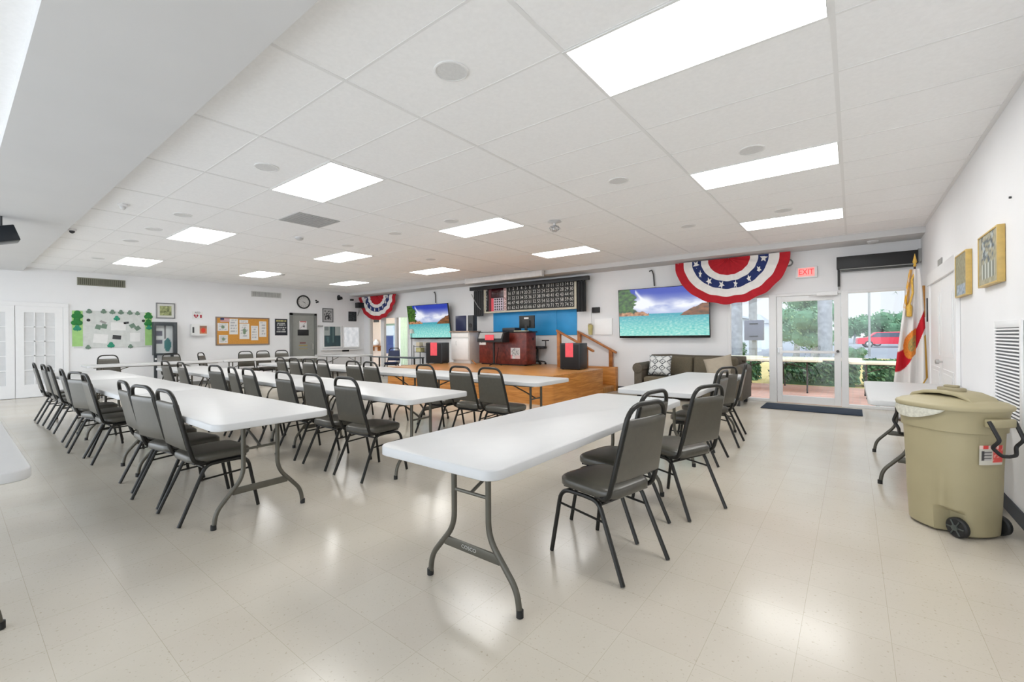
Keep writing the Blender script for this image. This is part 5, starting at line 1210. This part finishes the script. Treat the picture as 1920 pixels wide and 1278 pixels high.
# house, utility box, lamp post, cars
t = thing('house', 'white house with low grey roof beyond the left palms', 'house', (-9, 32, GZ - .02))
build('wall', MB().box(-15, -5.75, 31, 40, GZ - .02, 2.35), mat('house_white', srgb(222, 226, 230), .7, var=.03), t)
m = MB(); m.add([(-15.6, 30.4, 2.35), (-5.5, 30.4, 2.35), (-5.5, 40.6, 2.35), (-15.6, 40.6, 2.35), (-12, 35, 3.3), (-8.5, 35, 3.3)], [(0, 1, 5, 4), (1, 2, 5), (2, 3, 4, 5), (3, 0, 4), (3, 2, 1, 0)]); build('roof', m, mat('grey_roof', srgb(168, 170, 172), .9, var=.08), t, smooth=False)
for x in (-11.5, -7.4): w_ = build('window', MB().box(x - .6, x + .6, 30.95, 30.999, .9, 2.1), mat('house_window', srgb(120, 136, 150), .2), t)
t = thing('house', 'small grey roofed house far behind the thinner palm', 'house', (-6.9, 47, GZ - .02))
build('wall', MB().box(-8.4, -6.2, 45, 49, GZ - .02, 2.3), mat('house_white', (0, 0, 0)), t)
m = MB(); m.add([(-8.6, 44.6, 2.3), (-6.0, 44.6, 2.3), (-6.0, 49.4, 2.3), (-8.6, 49.4, 2.3), (-7.6, 47, 3.2), (-6.9, 47, 3.2)], [(0, 1, 5, 4), (1, 2, 5), (2, 3, 4, 5), (3, 0, 4), (3, 2, 1, 0)]); build('roof', m, mat('grey_roof', (0, 0, 0)), t, smooth=False)
t = thing('utility_box', 'grey louvred utility box on a post between the palms', 'utility box', (-2.62, 16.8, GZ - .01)); build('body', MB().box(-2.92, -2.36, 16.7, 17.0, 1.08, 1.76), mat('utility_grey', srgb(112, 112, 124), .6), t, bevel=.01)
build('slot', MB().box(-2.76, -2.50, 16.685, 16.699, 1.62, 1.66).box(-2.76, -2.50, 16.685, 16.699, 1.20, 1.24), BLACK, t); build('post', MB().box(-2.70, -2.58, 16.8, 16.9, GZ - .01, 1.08), MIDG, t)
t = thing('lamp_post', 'tall thin grey lamp post beyond the right glass panel', 'lamp post', (.78, 33, GZ - .02)); m = MB(); m.tube([(.78, 33, GZ - .02), (.78, 33, 8)], [.06, .045], 10); build('pole', m, MIDG, t); build('lamp_head', MB().box(.5, 1.9, 32.8, 33.2, 8.0, 8.15), MIDG, t)
def car(label, x, y, L_, mm, rz, roofh=1.5, cat='car'):
    t = thing('car', label, cat, (x, y, GZ - .02)); z = GZ - .02; h = L_ / 2; w = .88
    pr = [(-h, .35), (-h, .80), (-h + .15, .92), (-h * .62, .98), (-h * .35, roofh - .02), (h * .45, roofh), (h * .78, 1.0), (h, .92), (h, .35)]
    m = MB(); rings = []
    for yy, k in ((-w, .92), (-w * .93, 1), (w * .93, 1), (w, .92)): rings.append([Vector((x + a * (1 if k == 1 else .985), y + yy, z + (b if k == 1 else (b * .985 if b < 1 else b * .97)))) for a, b in pr])
    m.loft(rings); build('body', m, mm, t, angle=30)
    m = MB()
    for s in (-1, 1): m.add([(x + a, y + s * (w + .004), z + b) for a, b in ((-h * .58, 1.0), (-h * .35, roofh - .1), (h * .42, roofh - .1), (h * .70, 1.0))], [(0, 1, 2, 3)])
    build('side_windows', m, mat('car_glass', srgb(60, 70, 90), .1), t, smooth=False)
    for a in (-h * .62, h * .62):
        for s in (-1, 1):
            m = MB(); m.lathe([(.10, 0), (.31, .01), (.33, .05), (.33, .17), (.31, .2)], (x + a, y + s * (w - .18), z + .33), 20, (0, s, 0)); wl = build('wheel', m, BLACK, t); m = MB(); m.lathe([(.2, .2005), (.17, .215), (.01, .216)], (x + a, y + s * (w - .18), z + .33), 16, (0, s, 0)); build('hubcap', m, STEEL, wl)
    t.rotation_euler.z = math.radians(rz)
car('red car parked beyond the hedge at the right glass panel', 2.5, 55, 4.4, mat('car_red', srgb(214, 40, 64), .25), 6)
car('white van parked right of the red car', 6.6, 53, 4.6, mat('car_white', srgb(226, 228, 232), .3), 4, 1.9, 'van')
car('dark blue car parked behind the red car', 3.4, 60, 4.5, mat('car_navy', srgb(60, 74, 120), .3), 2)
# world: bright hazy sky
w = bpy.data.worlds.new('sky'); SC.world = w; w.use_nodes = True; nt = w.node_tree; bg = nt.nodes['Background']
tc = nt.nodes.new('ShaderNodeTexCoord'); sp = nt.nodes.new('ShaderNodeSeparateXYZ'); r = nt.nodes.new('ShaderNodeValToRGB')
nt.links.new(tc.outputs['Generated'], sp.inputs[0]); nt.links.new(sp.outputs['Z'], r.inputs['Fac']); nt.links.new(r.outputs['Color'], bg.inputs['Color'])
r.color_ramp.elements[0].position = 0; r.color_ramp.elements[0].color = (.88, .94, 1, 1); r.color_ramp.elements[1].position = .6; r.color_ramp.elements[1].color = (.70, .84, 1, 1)
# hazy sky, extra brightness added towards -Y lights the room through its open rear
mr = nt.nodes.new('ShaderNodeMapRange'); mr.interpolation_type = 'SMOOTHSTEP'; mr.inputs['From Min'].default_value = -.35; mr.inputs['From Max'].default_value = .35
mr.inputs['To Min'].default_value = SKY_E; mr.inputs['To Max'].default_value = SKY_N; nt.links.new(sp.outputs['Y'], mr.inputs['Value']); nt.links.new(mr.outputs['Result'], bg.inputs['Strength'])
# soft daylight sun through haze
sd = bpy.data.lights.new('sun', 'SUN'); so = bpy.data.objects.new('sun', sd); COL.objects.link(so); sd.energy = SUN_E; sd.angle = math.radians(20); so.rotation_euler = (math.radians(35), 0, math.radians(150))
# ------------------------------------------------------------------ view
vs = SC.view_settings; vs.view_transform = 'Standard'; vs.look = 'None'; vs.exposure = EXPO; vs.gamma = 1; vs.use_curve_mapping = False
SC.display_settings.display_device = 'sRGB'
SC.cycles.max_bounces = 10; SC.cycles.diffuse_bounces = 6; SC.cycles.transparent_max_bounces = 12
